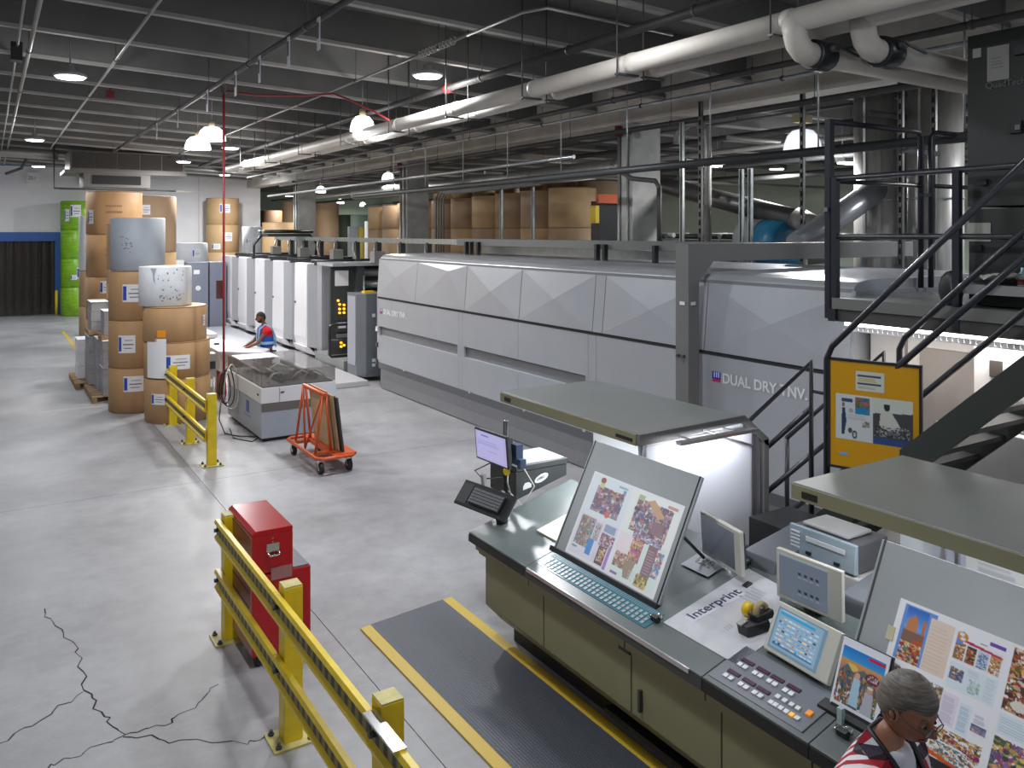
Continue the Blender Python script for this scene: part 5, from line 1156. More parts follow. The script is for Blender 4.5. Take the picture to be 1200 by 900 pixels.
c1.lines(.3,.85,.33,.96,6,(.75,.72,.8)); c1.lines(.7,.84,.77,.95,6,(.7,.8,.76))
c1.a = c1.a*.78+.22  # print washed toward white to imitate strong light on the sheet
s1 = painted('proof_sheet', c1, PP(.655,5.14,.001), (0,-1,0), -pu, 1.0, .645, PRINT)
tag(s1, 'printed magazine proof spread full of crowd photos on the left proof plate', 'proof sheet')
pal_food = [(.78,.25,.12),(.85,.6,.2),(.9,.8,.65),(.45,.2,.1),(.3,.35,.1),(.95,.9,.85),(.6,.12,.1)]
c2 = Canvas(330, 190, (.96,.96,.99))
c2.rect(.03,.03,.155,.45,(.3,.5,.85)); c2.grad(.04,.04,.125,.2,(.10,.30,.75),(.35,.6,.9)); c2.poly([(.05,.25),(.05,.14),(.075,.08),(.09,.13),(.09,.25)],(.75,.40,.22)); c2.rect(.11,.11,.122,.25,(.72,.35,.2)); c2.rect(.04,.22,.125,.3,(.42,.28,.22))
c2.rect(.085,.27,.125,.36,(.70,.22,.10)); c2.blobs(.04,.3,.125,.45,pal_food,50,.018,1); c2.rect(.135,.06,.225,.45,(.90,.80,.72)); c2.lines(.142,.1,.218,.43,12,(.80,.68,.60))
c2.rect(.235,.12,.40,.28,(.9,.9,.93)); c2.poly([(.25,.11),(.40,.135),(.40,.15),(.25,.13)],(.72,.08,.22)); c2.rect(.35,.06,.405,.085,(.34,.16,.6)); c2.lines(.32,.09,.35,.1,1,(.2,.2,.3))
for k in range(4): c2.rect(.238+.041*k,.15,.274+.041*k,.27,((.5,.3,.12),(.15,.15,.12),(.72,.78,.9),(.75,.5,.25))[k]); c2.blobs(.238+.041*k,.16,.274+.041*k,.27,[pal_food,[(.7,.2,.15),(.85,.6,.3)],[(.3,.4,.6),(.5,.55,.7)],[(.6,.3,.2),(.9,.9,.9)]][k],14,.01,20+k)
c2.rect(.238,.08,.262,.16,(.30,.45,.85)); c2.ell(.255,.10,.02,.035,(.78,.45,.12)); c2.ell(.252,.085,.010,.014,(.9,.93,.97)); c2.ell(.258,.115,.009,.012,(.92,.93,.97))
c2.rect(.235,.29,.405,.48,(.86,.93,.97)); c2.blobs(.24,.33,.29,.42,[(.25,.32,.5),(.6,.4,.3),(.4,.28,.22),(.35,.5,.75)],30,.014,30); c2.blobs(.31,.36,.35,.46,[(.75,.86,.82),(.66,.78,.8)],16,.014,31); c2.lines(.365,.3,.4,.46,12,(.75,.78,.85)); c2.lines(.3,.3,.345,.35,4,(.72,.78,.85))
c2.blobs(.035,.5,.235,.62,[(.5,.3,.2),(.7,.5,.35),(.3,.3,.2),(.8,.75,.7)],80,.016,32); c2.blobs(.15,.53,.225,.66,[(.12,.08,.08),(.75,.55,.4),(.9,.85,.8),(.35,.25,.35)],50,.014,33)
c2.rect(.235,.52,.295,.74,(.92,.87,.95)); c2.lines(.24,.54,.29,.72,16,(.7,.66,.78)); c2.rect(.30,.54,.345,.75,(.85,.92,.98)); c2.lines(.305,.56,.34,.73,14,(.6,.68,.8)); c2.rect(.35,.56,.40,.72,(.95,.94,.98)); c2.lines(.355,.57,.395,.63,5,(.6,.6,.7))
c2.rect(.35,.64,.40,.69,(.18,.25,.42)); c2.blobs(.35,.65,.4,.69,[(.7,.5,.5),(.4,.5,.7)],12,.01,34); c2.poly([(.23,.77),(.40,.83),(.40,.87),(.23,.81)],(.52,.03,.26)); c2.blobs(.24,.76,.40,.85,[(.8,.62,.25),(.7,.4,.2),(.9,.8,.6),(.25,.2,.1)],40,.014,35)
c2.blobs(.23,.86,.40,.97,[(.2,.45,.5),(.75,.5,.25),(.4,.25,.2),(.85,.8,.75)],50,.014,36); c2.poly([(.22,.93),(.40,.98),(.40,1),(.22,.96)],(.85,.25,.05))
c2.rect(.43,.03,.53,.46,(.2,.12,.1)); c2.blobs(.43,.03,.53,.46,pal_food+[(.2,.1,.1)],110,.02,37); c2.ell(.485,.17,.022,.025,(.92,.62,.15)); c2.ell(.49,.23,.012,.016,(.8,.08,.05)); c2.ell(.48,.40,.028,.035,(.88,.85,.8))
c2.rect(.43,.48,.53,.62,(.85,.93,.97)); c2.lines(.435,.5,.525,.6,6,(.7,.76,.82)); c2.blobs(.43,.64,.55,.97,[(.45,.3,.55),(.85,.7,.25),(.2,.3,.2),(.6,.2,.4),(.15,.2,.25),(.9,.6,.3)],120,.022,38)
c2.blobs(.55,.05,.97,.9,pal_food+pal_crowd,400,.03,39)
s2 = painted('proof_sheet', c2, PP(.625,2.545,.001), (0,-1,0), -pu, 1.34, .64, PRINT)
tag(s2, 'large printed food and travel proof sheet on the right proof plate', 'proof sheet')
ob('masking_tape', M().ob(PP(.44,2.55,.004), (0,1,0), pu, pn, .02, .035, .0015), mat('masking_tape', (.62,.57,.38), .6), label='strip of pale masking tape holding the right proof sheet', cat='tape')
# magazine on small easel
c3 = Canvas(100, 126, (.93,.94,1))
c3.grad(.05,.12,.95,.45,(.05,.40,.82),(.3,.66,.92)); c3.rect(.6,.15,.95,.19,(.8,.05,.15)); c3.grad(.05,.30,.92,.5,(.85,.55,.25),(.62,.35,.4)); c3.ell(.3,.38,.13,.05,(.95,.75,.3))
c3.poly([(.05,.5),(.2,.35),(.35,.45),(.55,.35),(.92,.5),(.92,.7),(.05,.7)],(.28,.33,.36)); c3.blobs(.05,.45,.92,.93,[(.7,.4,.2),(.2,.4,.25),(.3,.25,.45),(.75,.6,.4),(.15,.3,.4),(.6,.25,.2)],150,.05,40)
c3.ell(.75,.42,.15,.075,(.35,.12,.18)); c3.blobs(.64,.37,.86,.46,[(.8,.75,.8)],14,.02,41); c3.poly([(.38,.5),(.52,.5),(.56,.9),(.36,.9)],(.62,.80,.92)); c3.ell(.45,.46,.055,.045,(.85,.62,.5)); c3.poly([(.66,.62),(.82,.62),(.86,.93),(.62,.93)],(.66,.68,.75)); c3.ell(.74,.58,.06,.045,(.8,.55,.42)); c3.ell(.74,.545,.065,.02,(.9,.88,.8))
mn = V((-.93,0,.36)).normalized(); mu = V((.36,0,.93)).normalized()
s3 = painted('magazine_cover', c3, V((3.73,2.755,1.03))+mu*.34, (0,-1,0), -mu, .27, .34, PRINT, thick=.006)
tag(s3, 'bright illustrated magazine cover standing on the desk left of the man', 'magazine')
t = thing('magazine_easel', (3.76, 2.62, 1.0), 'dark easel plate with a clear clip behind the illustrated cover', 'easel')
ob('back_plate', M().ob(V((3.742,2.62,1.03))+mu*.16, (0,1,0), mu, mn, .145, .18, .004), DGREY, t)
ob('ledge', M().ob(V((3.705,2.62,1.02)), (0,1,0), (1,0,.2), (0,0,1), .17, .035, .012), BLKP, t)
ob('clip', M().ob(V((3.66,2.64,1.03)), (0,1,0), (1,0,0), (0,0,1), .014, .014, .05), mat('clear_plastic', (.55,.68,.70), .1, alpha=.8), t)

# monitors
def monitor(c, w, h, yaw, tilt, lb, bezel, cv, frame=.03, right_frame=None, thick=.035, mount=None, cat='monitor', group=None, stand=True):
    n = V((-math.cos(yaw), -math.sin(yaw), 0)); e1 = V((math.sin(yaw), -math.cos(yaw), 0))
    up = V((0,0,1))*math.cos(tilt)-n*math.sin(tilt); nn = e1.cross(up); nn = nn if nn.dot(n) > 0 else -nn
    c = V(c); t = thing('monitor', tuple(c-up*h/2), lb, cat, group)
    rf = right_frame or frame
    ob('bezel', M().ob(c-nn*thick/2, e1, up, nn, w/2, h/2, thick/2), bezel, t, bevel=.006)
    ob('back_shell', M().ob(c-nn*(thick+.02), e1, up, nn, w*.42, h*.42, .02), DGREY if bezel is BEIGE else BLKP, t, bevel=.008)
    sw = w-frame-rf; sh = h-2*frame
    tl = c-e1*(w/2-frame)+up*(sh/2)+nn*.001
    s = painted('screen', cv, tl, e1, -up, sw, sh, SCREEN, t, thick=.002)
    if mount:
        ob('mount_arm', M().tube([c-nn*(thick+.04), V(mount)], .022, 10), BLKP, t)
        ob('mount_foot', M().cyl(V(mount)-V((0,0,.01)), V(mount)+V((0,0,.02)), .07, 16), BLKP, t)
    return t
k1 = Canvas(40, 30, (.15,.16,.19)); k1.grad(0,0,1,1,(.20,.21,.25),(.12,.13,.15))
monitor((4.25,4.02,1.36), .46, .30, R(-12), R(-3), 'beige-framed dark monitor turned sideways, left of three on the desk', BEIGE, k1, .025, .06, mount=(4.42,3.98,1.22), group='console monitors')
k2 = Canvas(64, 48, (.22,.25,.30)); k2.rect(0,0,1,.06,(.32,.4,.45))
for r_ in (.32, .74):
    for q in range(4): k2.rect(.42+.12*q, r_, .48+.12*q, r_+.07, (.05,.06,.08)); k2.rect(.41+.12*q, r_+.10, .49+.12*q, r_+.12, (.35,.38,.42))
monitor((4.2,3.26,1.36), .46, .305, R(2), R(-1), 'beige-framed monitor with dark icon grid, middle of three on the desk', BEIGE, k2, .025, .09, mount=(4.3,3.28,1.18), group='console monitors')
k3 = Canvas(96, 70, (.25,.36,.45)); k3.rect(.05,.05,.95,.96,(.34,.45,.55)); k3.rect(.08,.10,.80,.17,(.05,.42,.62)); k3.rect(.1,.06,.6,.08,(.55,.65,.7))
g = random.Random(11)
for r_ in range(7):
    y = .22+.10*r_; k3.rect(.1,y,.9,y+.06,(.42,.52,.62))
    for q in range(9): k3.rect(.1+.09*q, y+g.uniform(0,.03), .14+.09*q+g.uniform(0,.03), y+.05, g.choice([(.55,.66,.75),(.1,.14,.2),(.05,.40,.6),(.55,.66,.75),(.75,.6,.35),(.6,.2,.18),(.3,.42,.52)]))
k3.rect(.08,.86,.9,.9,(.12,.28,.42))
monitor((3.86,3.04,1.20), .46, .28, R(-4), R(26), 'beige-framed touch monitor with blue job list, tilted up in front', BEIGE, k3, .025, .085, mount=(3.98,3.04,1.10), group='console monitors')
k4 = Canvas(60, 40, (.52,.50,.70)); k4.rect(.05,.05,.95,.95,(.55,.53,.74)); k4.rect(.2,.14,.45,.19,(.25,.3,.6)); k4.lines(.08,.3,.9,.5,3,(.42,.42,.66)); k4.lines(.4,.62,.8,.7,1,(.42,.42,.6))
mt = monitor((3.78,6.30,1.575), .50, .29, R(4), R(-5), 'black wide monitor with a lavender screen on a pole at the desk end', BLKP, k4, .018, mount=None)
t = thing('monitor_pole', (3.9, 6.25, 1.05), 'black pole with cables carrying the wide monitor and keyboard tray', 'pole')
ob('pole', M().cyl((3.9,6.25,1.05), (3.9,6.25,1.81), .022, 12), BLACK, t)
ob('pole_cap', M().cyl((3.9,6.25,1.81), (3.9,6.25,1.82), .024, 12), CHROME, t)
ob('clamp_block', M().box(3.84,3.95,6.2,6.3,1.5,1.66), BLKP, t, bevel=.006)
ob('small_device', M().box(3.92,3.99,6.1,6.2,1.45,1.62).box(3.93,3.99,6.05,6.1,1.42,1.5), mat('device_blue_black', (.03,.05,.10), .3), t)
ob('yellow_knob', M().cyl((3.86,6.16,1.38),(3.88,6.2,1.38),.03,12), ADHES, t, label='yellow knob')
ob('tray_arm', M().tube([(3.9,6.25,1.18),(3.78,6.3,1.14),(3.68,6.28,1.17)], .022, 8), CONDUIT, t)
for k, pts in enumerate(([(3.8,6.3,1.45),(3.7,6.45,1.35),(3.75,6.4,1.28),(3.88,6.27,1.3)], [(3.92,6.2,1.5),(4.0,6.12,1.42),(4.08,6.05,1.25),(3.98,6.1,1.08),(3.9,6.2,1.2)], [(3.9,6.2,1.4),(3.84,6.12,1.3),(3.88,6.1,1.15),(3.94,6.15,1.09)])):
    ob('cable', M().tube(pts, .006, 6), [BLKP, TUBEW, CONDUIT][k], t)
ob('tray_base', M().cyl(D(.27,6.0,0), D(.27,6.0,.05), .05, 14), BLKP, t)
nt_ = V((-math.cos(R(10))*math.sin(R(50)), -math.sin(R(10))*math.sin(R(50)), math.cos(R(50)))); e1 = V((math.sin(R(10)), -math.cos(R(10)), 0)); ut = nt_.cross(e1)
ut = ut if ut.z > 0 else -ut
tr = thing('keyboard_tray', (3.6, 6.1, 1.1), 'black tilted keyboard tray at the left end of the desk', 'tray')
ob('tray_board', M().ob((3.60,6.10,1.195), e1, ut, nt_, .34, .115, .008), BLKP, tr, bevel=.006)
ob('mouse_pad', M().ob(V((3.60,6.10,1.195))-e1*.26+nt_*.01, e1, ut, nt_, .065, .09, .002), CHAR, tr)
kb = thing('keyboard', (3.6, 6.08, 1.2), 'grey-keyed computer keyboard lying on the black tray', 'keyboard')
kc = V((3.60,6.08,1.20))+nt_*.018+e1*.02
ob('case', M().ob(kc, e1, ut, nt_, .20, .075, .009), BLKP, kb, bevel=.004)
keys = M()
for r_ in range(5):
    for q in range(15): keys.ob(kc+e1*(-.18+.0257*q)+ut*(-.055+.027*r_)+nt_*.012, e1, ut, nt_, .0105, .010, .003)
ob('keys', keys, mat('grey_keycap', (.16,.17,.18), .5), kb, kind='stuff')
ob('pole_phone', M().ob((3.72,6.32,1.27), (0,.2,1), (1,0,0), (0,1,0), .07, .02, .025), CONDUIT, label='grey scanner handset behind the keyboard tray', cat='handset', bevel=.008)

# black case with stickers
t = thing('equipment_case', (4.27, 6.45, 1.1), 'black equipment case with a white oval sticker and grey lid', 'case')
zb0, zb1, zt_ = D(.56,6.2).z, D(1.14,6.2).z, 1.395
x0_, x1_ = D(.56,6.2).x, D(1.14,6.2).x
ob('case_body', M().prism([(x0_,6.22,zb0+.005),(x1_,6.22,zb1+.005),(x1_,6.22,1.335),(x0_,6.22,1.335)], (0,0,0), (0,.45,0)), CHAR, t, bevel=.005)
ob('case_lid', M().prism([(x0_-.005,6.21,1.342),(x1_+.005,6.21,1.342),(x1_+.005,6.21,zt_),(x0_-.005,6.21,zt_)], (0,0,0), (0,.47,0)), CHAR, t, bevel=.006)
ob('lid_top', M().box(x0_+.03,x1_-.02,6.24,6.64,zt_,zt_+.004), mat('grey_lid', (.34,.36,.38), .5), t)  # paler grey sheet covering the top of the lid
ob('oval_sticker', M().prism([(4.27+.075*math.cos(a), 6.218, 1.25+.035*math.sin(a)+.02*math.cos(a)) for a in np.linspace(0, 2*math.pi, 25)[:-1]], (0,0,0), (0,.003,0)), LABELW, t)
ob('sticker_text', M().text('LABELS', .028, (4.215,6.215,1.235), (1,0,.22), (0,0,1)), INK, t)
ob('car_sticker', M().prism([(4.07,6.218,1.17),(4.16,6.218,1.185),(4.16,6.218,1.215),(4.13,6.218,1.235),(4.09,6.218,1.23),(4.07,6.218,1.20)], (0,0,0), (0,.003,0)), LABELW, t)

# small things on the desk
bk = M(); dslab(bk, .36, .72, 5.30, 5.60, .001, .018)
ob('white_book', bk, mat('book_cream', (.75,.66,.56), .5), label='white pad with a cream edge lying left of the proof plate', cat='book', bevel=.002)
iq = [D(.2,3.93,.002), D(.2,3.32,.002), D(.44,3.31,.002), D(.60,3.40,.002), D(.95,3.58,.002), D(.98,3.90,.002)]
sh = thing('makeready_sheet', tuple(D(.2,3.6)), 'white sheet with large navy lettering lying in front of the monitors', 'paper sheet')
ob('sheet', M().prism(iq, (0,0,0), dn_*.002), mat('sheet_grey_white', (.50,.50,.53), .55, var=.12, vscale=6), sh)
ob('banner', M().prism([D(.32,3.86,.0045), D(.32,3.78,.0045), D(.75,3.72,.0045), D(.75,3.80,.0045)], (0,0,0), dn_*.0005), mat('banner_pale', (.60,.62,.70), .5), sh)
ob('print', M().text('Interprint', .105, D(.34,3.80,.006), du*1+V((0,-.12,0)), V((0,1,0)), .0006, .0012), mat('navy_ink', (.02,.025,.06), .5), sh)
lw = M()
for k in range(5): dslab(lw, .70+.03*k, .715+.03*k, 3.62, 3.74-.02*(k % 2), .004, .005)
for k in range(3): dslab(lw, .40+.02*k, .41+.02*k, 3.56, 3.60, .004, .005)
ob('small_print', lw, mat('pale_ink', (.42,.42,.48), .5), sh)
ob('black_mark', dslab(M(), .80, .86, 3.76, 3.80, .004, .012), BLACK, sh)
td = thing('tape_dispenser', tuple(D(.50,3.42)), 'black desk tape dispenser with a tan tape roll', 'tape dispenser')
def dk(v, y, o): return D(v, y, o)
ob('base', M().prism([dk(.42,3.50,.002),dk(.42,3.42,.002),dk(.56,3.36,.002),dk(.60,3.44,.002)], (0,0,0), dn_*.07), BLKP, td, bevel=.006)
ob('hub_arm', M().prism([dk(.50,3.47,.06),dk(.50,3.40,.06),dk(.62,3.37,.06),dk(.62,3.43,.06)], (0,0,0), dn_*.05), BLKP, td, bevel=.006)
rc = dk(.56,3.42,.115)
ob('tape_roll', M().lathe(rc, [(.028,-.014),(.055,-.014),(.055,.014),(.028,.014),(.028,-.014)], 24, 'y'), mat('tan_tape', (.42,.33,.18), .35), td)
ob('cutter', M().ob(dk(.44,3.47,.078), du, (0,1,0), dn_, .03, .02, .004), CONDUIT, td)
ob('yellow_tape_roll', M().lathe(D(.60,3.56,.04), [(.02,-.025),(.045,-.025),(.045,.025),(.02,.025),(.02,-.025)], 20, 'y'), ADHES, label='bright yellow tape roll behind the tape dispenser', cat='tape')
for k, (v, y, lb) in enumerate(((.18,3.98,'small black clamp at the corner of the white lettered sheet'), (.15,2.58,'small black and chrome clamp on the desk beside the magazine'))):
    t = thing('desk_clamp', tuple(D(v, y)), lb, 'clamp')
    ob('block', M().ob(D(v,y,.02), (0,1,0), du, dn_, .03, .016, .018), BLKP, t, bevel=.003)
    ob('thumb_screw', M().cyl(D(v+.02,y+.01,.03), D(v+.02,y-.02,.045), .008, 8).cyl(D(v+.02,y-.035,.02), D(v+.02,y-.035,.05), .012, 10).cyl(D(v-.015,y+.04,.02), D(v+.02,y+.04,.02), .01, 8), CHROME, t)
mg = painted('newspaper', Canvas(36, 26, (.62,.64,.68)).blobs(.2,.1,.8,.6,[(.3,.36,.34),(.55,.55,.55),(.2,.22,.25),(.7,.68,.66)],30,.1,50), D(.90,4.30,.012), (0,-1,0), -du, .26, .17, PRINT)
tag(mg, 'folded newspaper lying behind the left proof plate', 'newspaper')
# dark stub blocks behind the monitors
for k, (y0, y1, x0, x1, lb) in enumerate(((3.72,4.0,4.42,4.95,'dark grey block behind the left beige monitor'), (2.88,3.2,4.38,4.92,'dark grey block behind the middle beige monitor'))):
    ob('desk_pod', M().prism([(x0,0,1.16),(x1,0,1.10),(x1,0,1.36),(x0+.05,0,1.28)], (0,y0,0), (0,y1,0)), mat('pod_grey', (.13,.14,.16), .5) if k == 0 else bpy.data.materials['pod_grey'], label=lb, cat='desk pod', bevel=.008)
# printer on its cabinet
ob('printer_cabinet', M().box(4.70, 5.1, 3.2, 3.8, 0, 1.27), CREAM, label='off-white cabinet under the printer', cat='cabinet', bevel=.01)
t = thing('desktop_printer', (4.9, 3.56, 1.27), 'silver-blue desktop printer with a dark side, behind the monitors', 'printer')
ob('shell', M().box(4.74, 5.08, 3.30, 3.80, 1.275, 1.47), mat('printer_dark', (.11,.11,.12), .4), t, bevel=.012)
ob('front_cover', M().prism([(4.70,3.29,1.285),(4.745,3.29,1.275),(4.745,3.29,1.475),(4.715,3.29,1.475)], (0,0,0), (0,.52,0)), mat('printer_silver_blue', (.42,.52,.60), .25, .3), t, bevel=.008)
ob('paper_slot', M().box(4.694, 4.70, 3.36, 3.66, 1.40, 1.43), KEYW, t)
for k in range(5): ob('vent_slat', M().box(4.70, 4.708, 3.72, 3.79, 1.33+.025*k, 1.34+.025*k), KEYW, t)
for yy in (3.40, 3.62): ob('button', M().box(4.69, 4.70, yy, yy+.04, 1.31, 1.33), BLKP, t)
ob('top_tray', M().box(4.76, 5.02, 3.38, 3.74, 1.475, 1.50), mat('printer_top', (.42,.42,.42), .4, bump=.4, bscale=40), t, bevel=.01)
ob('dark_void_box', M().box(5.14, 5.62, 2.7, 4.55, 0, 1.22), BLACK, label='low matt black cabinet behind the printer, under the stairs', cat='cabinet')  # black box painted in place of the darkness under the stairs

# ------------------------------------------------------------------ hoods with light boxes
def hood(y0, y1, lb, side=True, lights=4):
    t = thing('light_hood', (4.8, (y0+y1)/2, 1.2), lb, 'light hood', 'viewing light hoods')
    x0, x1, zt = 4.20, 5.36, 1.95
    ob('canopy', M().xz([(x0,zt-.02),(x0+.01,zt),(x1,zt),(x1+.02,zt-.05),(x0+.45,zt-.05),(x0+.45,zt-.09),(x0+.03,zt-.09)], y0, y1), HOODT, t, bevel=.004)
    ob('front_fascia', M().prism([(x0-.004,0,zt-.095),(x0+.012,0,zt-.095),(x0+.012,0,zt-.008),(x0-.004,0,zt-.008)], (0,y0+.002,0), (0,y1-.002,0)), OLIVE, t)
    for b_ in ((y0+.04,y0+.24,zt-.07,zt-.045), (y1-.19,y1-.08,zt-.075,zt-.035)): ob('lock_plate', M().box(x0-.008,x0-.003,*b_), BLACK, t)
    ob('back_wall', M().box(x1-.02, x1+.02, y0, y1, 1.1, zt-.03), mat('hood_inner_white', (.7,.72,.76), .4) if 'hood_inner_white' not in bpy.data.materials else bpy.data.materials['hood_inner_white'], t)
    ob('rear_support', M().box(x1-.06, x1+.06, y1-.15, y1-.02, 0, 1.15).box(x1-.06, x1+.06, y0+.02, y0+.15, 0, 1.15), HOODG, t)
    n = 3
    for k in range(n):
        ya = y0+.12+(y1-y0-.24)*k/n; yb = ya+(y1-y0-.24)/n-.06
        for xx in (x0+.12, x0+.28): ob('tube', M().cyl((xx,ya,zt-.105),(xx,yb,zt-.105),.014,10), LENS, t)
    return t
t = hood(4.83, 6.82, 'left light hood over the proof plate, beside the whiteboard')
ob('side_bracket', M().prism([(4.20,0,1.86),(4.20,0,1.95),(5.36,0,1.962),(5.66,0,1.73),(5.66,0,1.65),(5.34,0,1.90),(4.42,0,1.865)], (0,4.79,0), (0,4.83,0)), HOODG, t, bevel=.003)
ob('side_panel', M().prism([(4.24,0,1.86),(5.34,0,1.92),(5.60,0,1.70),(5.60,0,.80),(4.36,0,.80)], (0,4.835,0), (0,4.86,0)), mat('hood_side_white', (.58,.60,.66), .4), t)
ob('side_frame', M().box(5.60, 5.66, 4.79, 4.86, .78, 1.72), HOODG, t)
wbt = thing('whiteboard', (4.9, 4.82, .9), 'blank whiteboard with aluminium frame on the end of the left hood', 'whiteboard')
ob('board', M().prism([(4.28,0,1.84),(5.46,0,1.84),(5.46,0,.86),(4.28,0,.86)], (0,4.815,0), (0,4.83,0)), WBOARD, wbt)
ob('frame', M().box(4.27,5.48,4.805,4.83,1.84,1.86).box(5.46,5.485,4.805,4.83,.84,1.86).box(4.255,4.28,4.805,4.83,.84,1.86).box(4.27,5.48,4.805,4.83,.84,.86), EDGEA, wbt)
ob('added_board_light', M().box(4.45,5.30,4.60,4.66,1.87,1.895), EDGEA, wbt)  # strip light housing added to brighten the whiteboard
ob('added_light_bracket', M().box(4.6,4.62,4.62,4.80,1.88,1.89).box(5.1,5.12,4.62,4.80,1.88,1.89), EDGEA, wbt, kind='stuff')
area(4.87, 4.63, 1.862, .85, 6, wbt, (R(28), 0, 0), (.93,.96,1), size_y=.05)  # added light aimed at the whiteboard
ob('frame_post', M().box(5.515,5.545,4.80,4.83,.80,1.76), EDGEA, wbt)
ob('slanted_tube', M().cyl((4.87,4.79,1.90),(5.46,4.79,1.69),.010,8), EDGEA, wbt)  # slanted tube across the upper corner of the board
t2 = hood(1.3, 3.38, 'right light hood over the second proof plate')
ob('rear_board', M().box(5.30,5.33,1.3,3.12,.9,1.88), mat('rear_board_lilac', (.55,.58,.68), .35), t2)
ob('rear_trim', M().box(5.28,5.30,3.03,3.06,.9,1.88).box(5.28,5.30,2.94,2.965,.9,1.88), EDGEA, t2)
nt2 = painted('notice_sheet', Canvas(30, 40, (.85,.85,.84)).lines(.2,.12,.85,.2,3,(.55,.55,.6)).lines(.2,.5,.8,.7,4,(.7,.7,.72)), (5.295,2.9,1.75), (0,-1,0), (0,0,-1), .42, .6, PRINT)
tag(nt2, 'white notice sheet hanging under the right hood', 'notice')
# viewing lights of the hoods (the tubes under each canopy)
for (ya, yb, hw) in ((4.95, 6.6, 30), (1.5, 3.2, 9)):
    area(4.62, (ya+yb)/2, 1.835, yb-ya, hw, None, (0, R(8), R(0)), (.93,.97,1), size_y=.22)
for o in [o for o in COL.objects if o.type == 'LIGHT' and o.parent is None]:
    sx = o.data.size; o.data.size = .22; o.data.size_y = sx      # long side along Y

# ------------------------------------------------------------------ stairs, rails, platform
SX0, SX1 = 5.75, 6.78
rz = lambda y: 2.53-.947*(y-4.29)          # handrail height
sz = lambda y: 2.09-.937*(y-3.41)          # stringer top
t = thing('steel_staircase', (6.2, 4.2, 0), 'dark steel staircase with black pipe handrails rising to the platform', 'staircase')
yt, ybm = 2.3, 5.64
for x in (SX0, SX1-.03):
    ob('stringer', M().prism([(x,ybm,0),(x,yt,sz(yt)),(x,yt,sz(yt)-.27),(x,ybm-.28,0)], (0,0,0), (.03,0,0)), STRG, t)
n = 15
for k in range(n):
    z = .19*(k+1); y = 3.41-(z-2.09)/.937
    if y < yt: break
    ob('tread', M().box(SX0+.03, SX1-.03, y-.02, y+.20, z-.225, z-.19), BLACK, t)
for sx, s in ((SX0+.015, 0), (SX1-.015, 1)):
    for off in (0, -.63):
        pts = [(sx,4.29,1.25),(sx,4.29,rz(4.29)+off-.06),(sx,4.24,rz(4.24)+off+.0)] if off == 0 else [(sx,4.29,rz(4.29)+off)]
        ob('handrail', M().tube(pts+[(sx,yt,rz(yt)+off)], .026, 10), RAILM, t)
    lz = lambda y: 2.42-.93*(y-4.44)
    for off in (0, -.38, -.77):
        pts = [(sx,4.44,1.1),(sx,4.44,lz(4.44))] if off == 0 else [(sx,4.44,lz(4.44)+off)]
        ob('handrail', M().tube(pts+[(sx,5.5,lz(5.5)+off)], .024, 10), RAILM, t)
    ob('rail_post', M().cyl((sx,5.5,.1), (sx,5.5,lz(5.5)), .024, 10), RAILM, t)
    ob('rail_link', M().tube([(sx,4.44,2.18),(sx,4.29,2.18)], .014, 8), RAILM, t)
t = thing('upper_platform', (8, 3, 2.6), 'dark steel access platform beside the dryer with pipe railing', 'platform')
ob('deck', M().box(6.92, 9.6, .3, 5.06, 2.78, 2.86), mat('platform_top', (.16,.165,.165), .4), t)
ob('upper_fascia', M().box(6.89, 6.92, .3, 5.07, 2.76, 2.865), mat('platform_fascia', (.15,.155,.145), .5), t)
ob('lower_fascia', M().box(6.91, 7.0, .3, 5.05, 2.64, 2.76), mat('platform_under', (.06,.058,.056), .6), t)
ob('end_channel', M().box(6.87, 6.93, 5.02, 5.10, 2.64, 2.76), RAILM, t)
ob('column', M().box(9.3, 9.5, .5, .7, 0, 2.78).box(9.3, 9.5, 4.6, 4.8, 0, 2.78), RAILM, t)
rp = [(6.93, y) for y in (5.06, 3.87, 2.6)]
for (x, y) in rp: ob('rail_post', M().box(x-.03, x+.03, y-.03, y+.03, 2.66, 4.03), RAILM, t)
ob('top_rail', M().tube([(6.93,5.06,4.02),(6.93,.4,4.05)], .028, 10), RAILM, t)
ob('mid_rail', M().tube([(6.93,5.06,3.46),(6.93,.4,3.47)], .025, 10), RAILM, t)
t = thing('corner_railing', (7.7, 5.12, 2.8), 'taller black pipe railing across the platform end', 'railing')
ob('rail_post', M().box(6.90, 6.97, 5.10, 5.16, 2.66, 4.6), RAILM, t)
ob('rail_loop', M().tube([(6.94,5.13,4.58),(8.42,5.13,4.58),(8.48,5.13,4.52),(8.48,5.13,2.9)], .03, 10).tube([(6.94,5.13,4.0),(8.48,5.13,4.0)], .024, 10).tube([(6.94,5.13,3.44),(8.48,5.13,3.44)], .024, 10), RAILM, t)
ob('rail_loop', M().tube([(8.62,5.10,2.9),(8.62,5.10,4.52),(8.68,5.10,4.58),(10.4,5.0,4.58)], .03, 10).tube([(8.62,5.1,4.0),(10.4,5.0,4.0)], .024, 10), RAILM, t)
ob('link_plate', M().box(8.45, 8.66, 5.08, 5.14, 3.88, 3.92), RAILM, t)
ob('clip', M().box(6.86, 6.9, 5.1, 5.14, 3.7, 3.74), CHROME, t)
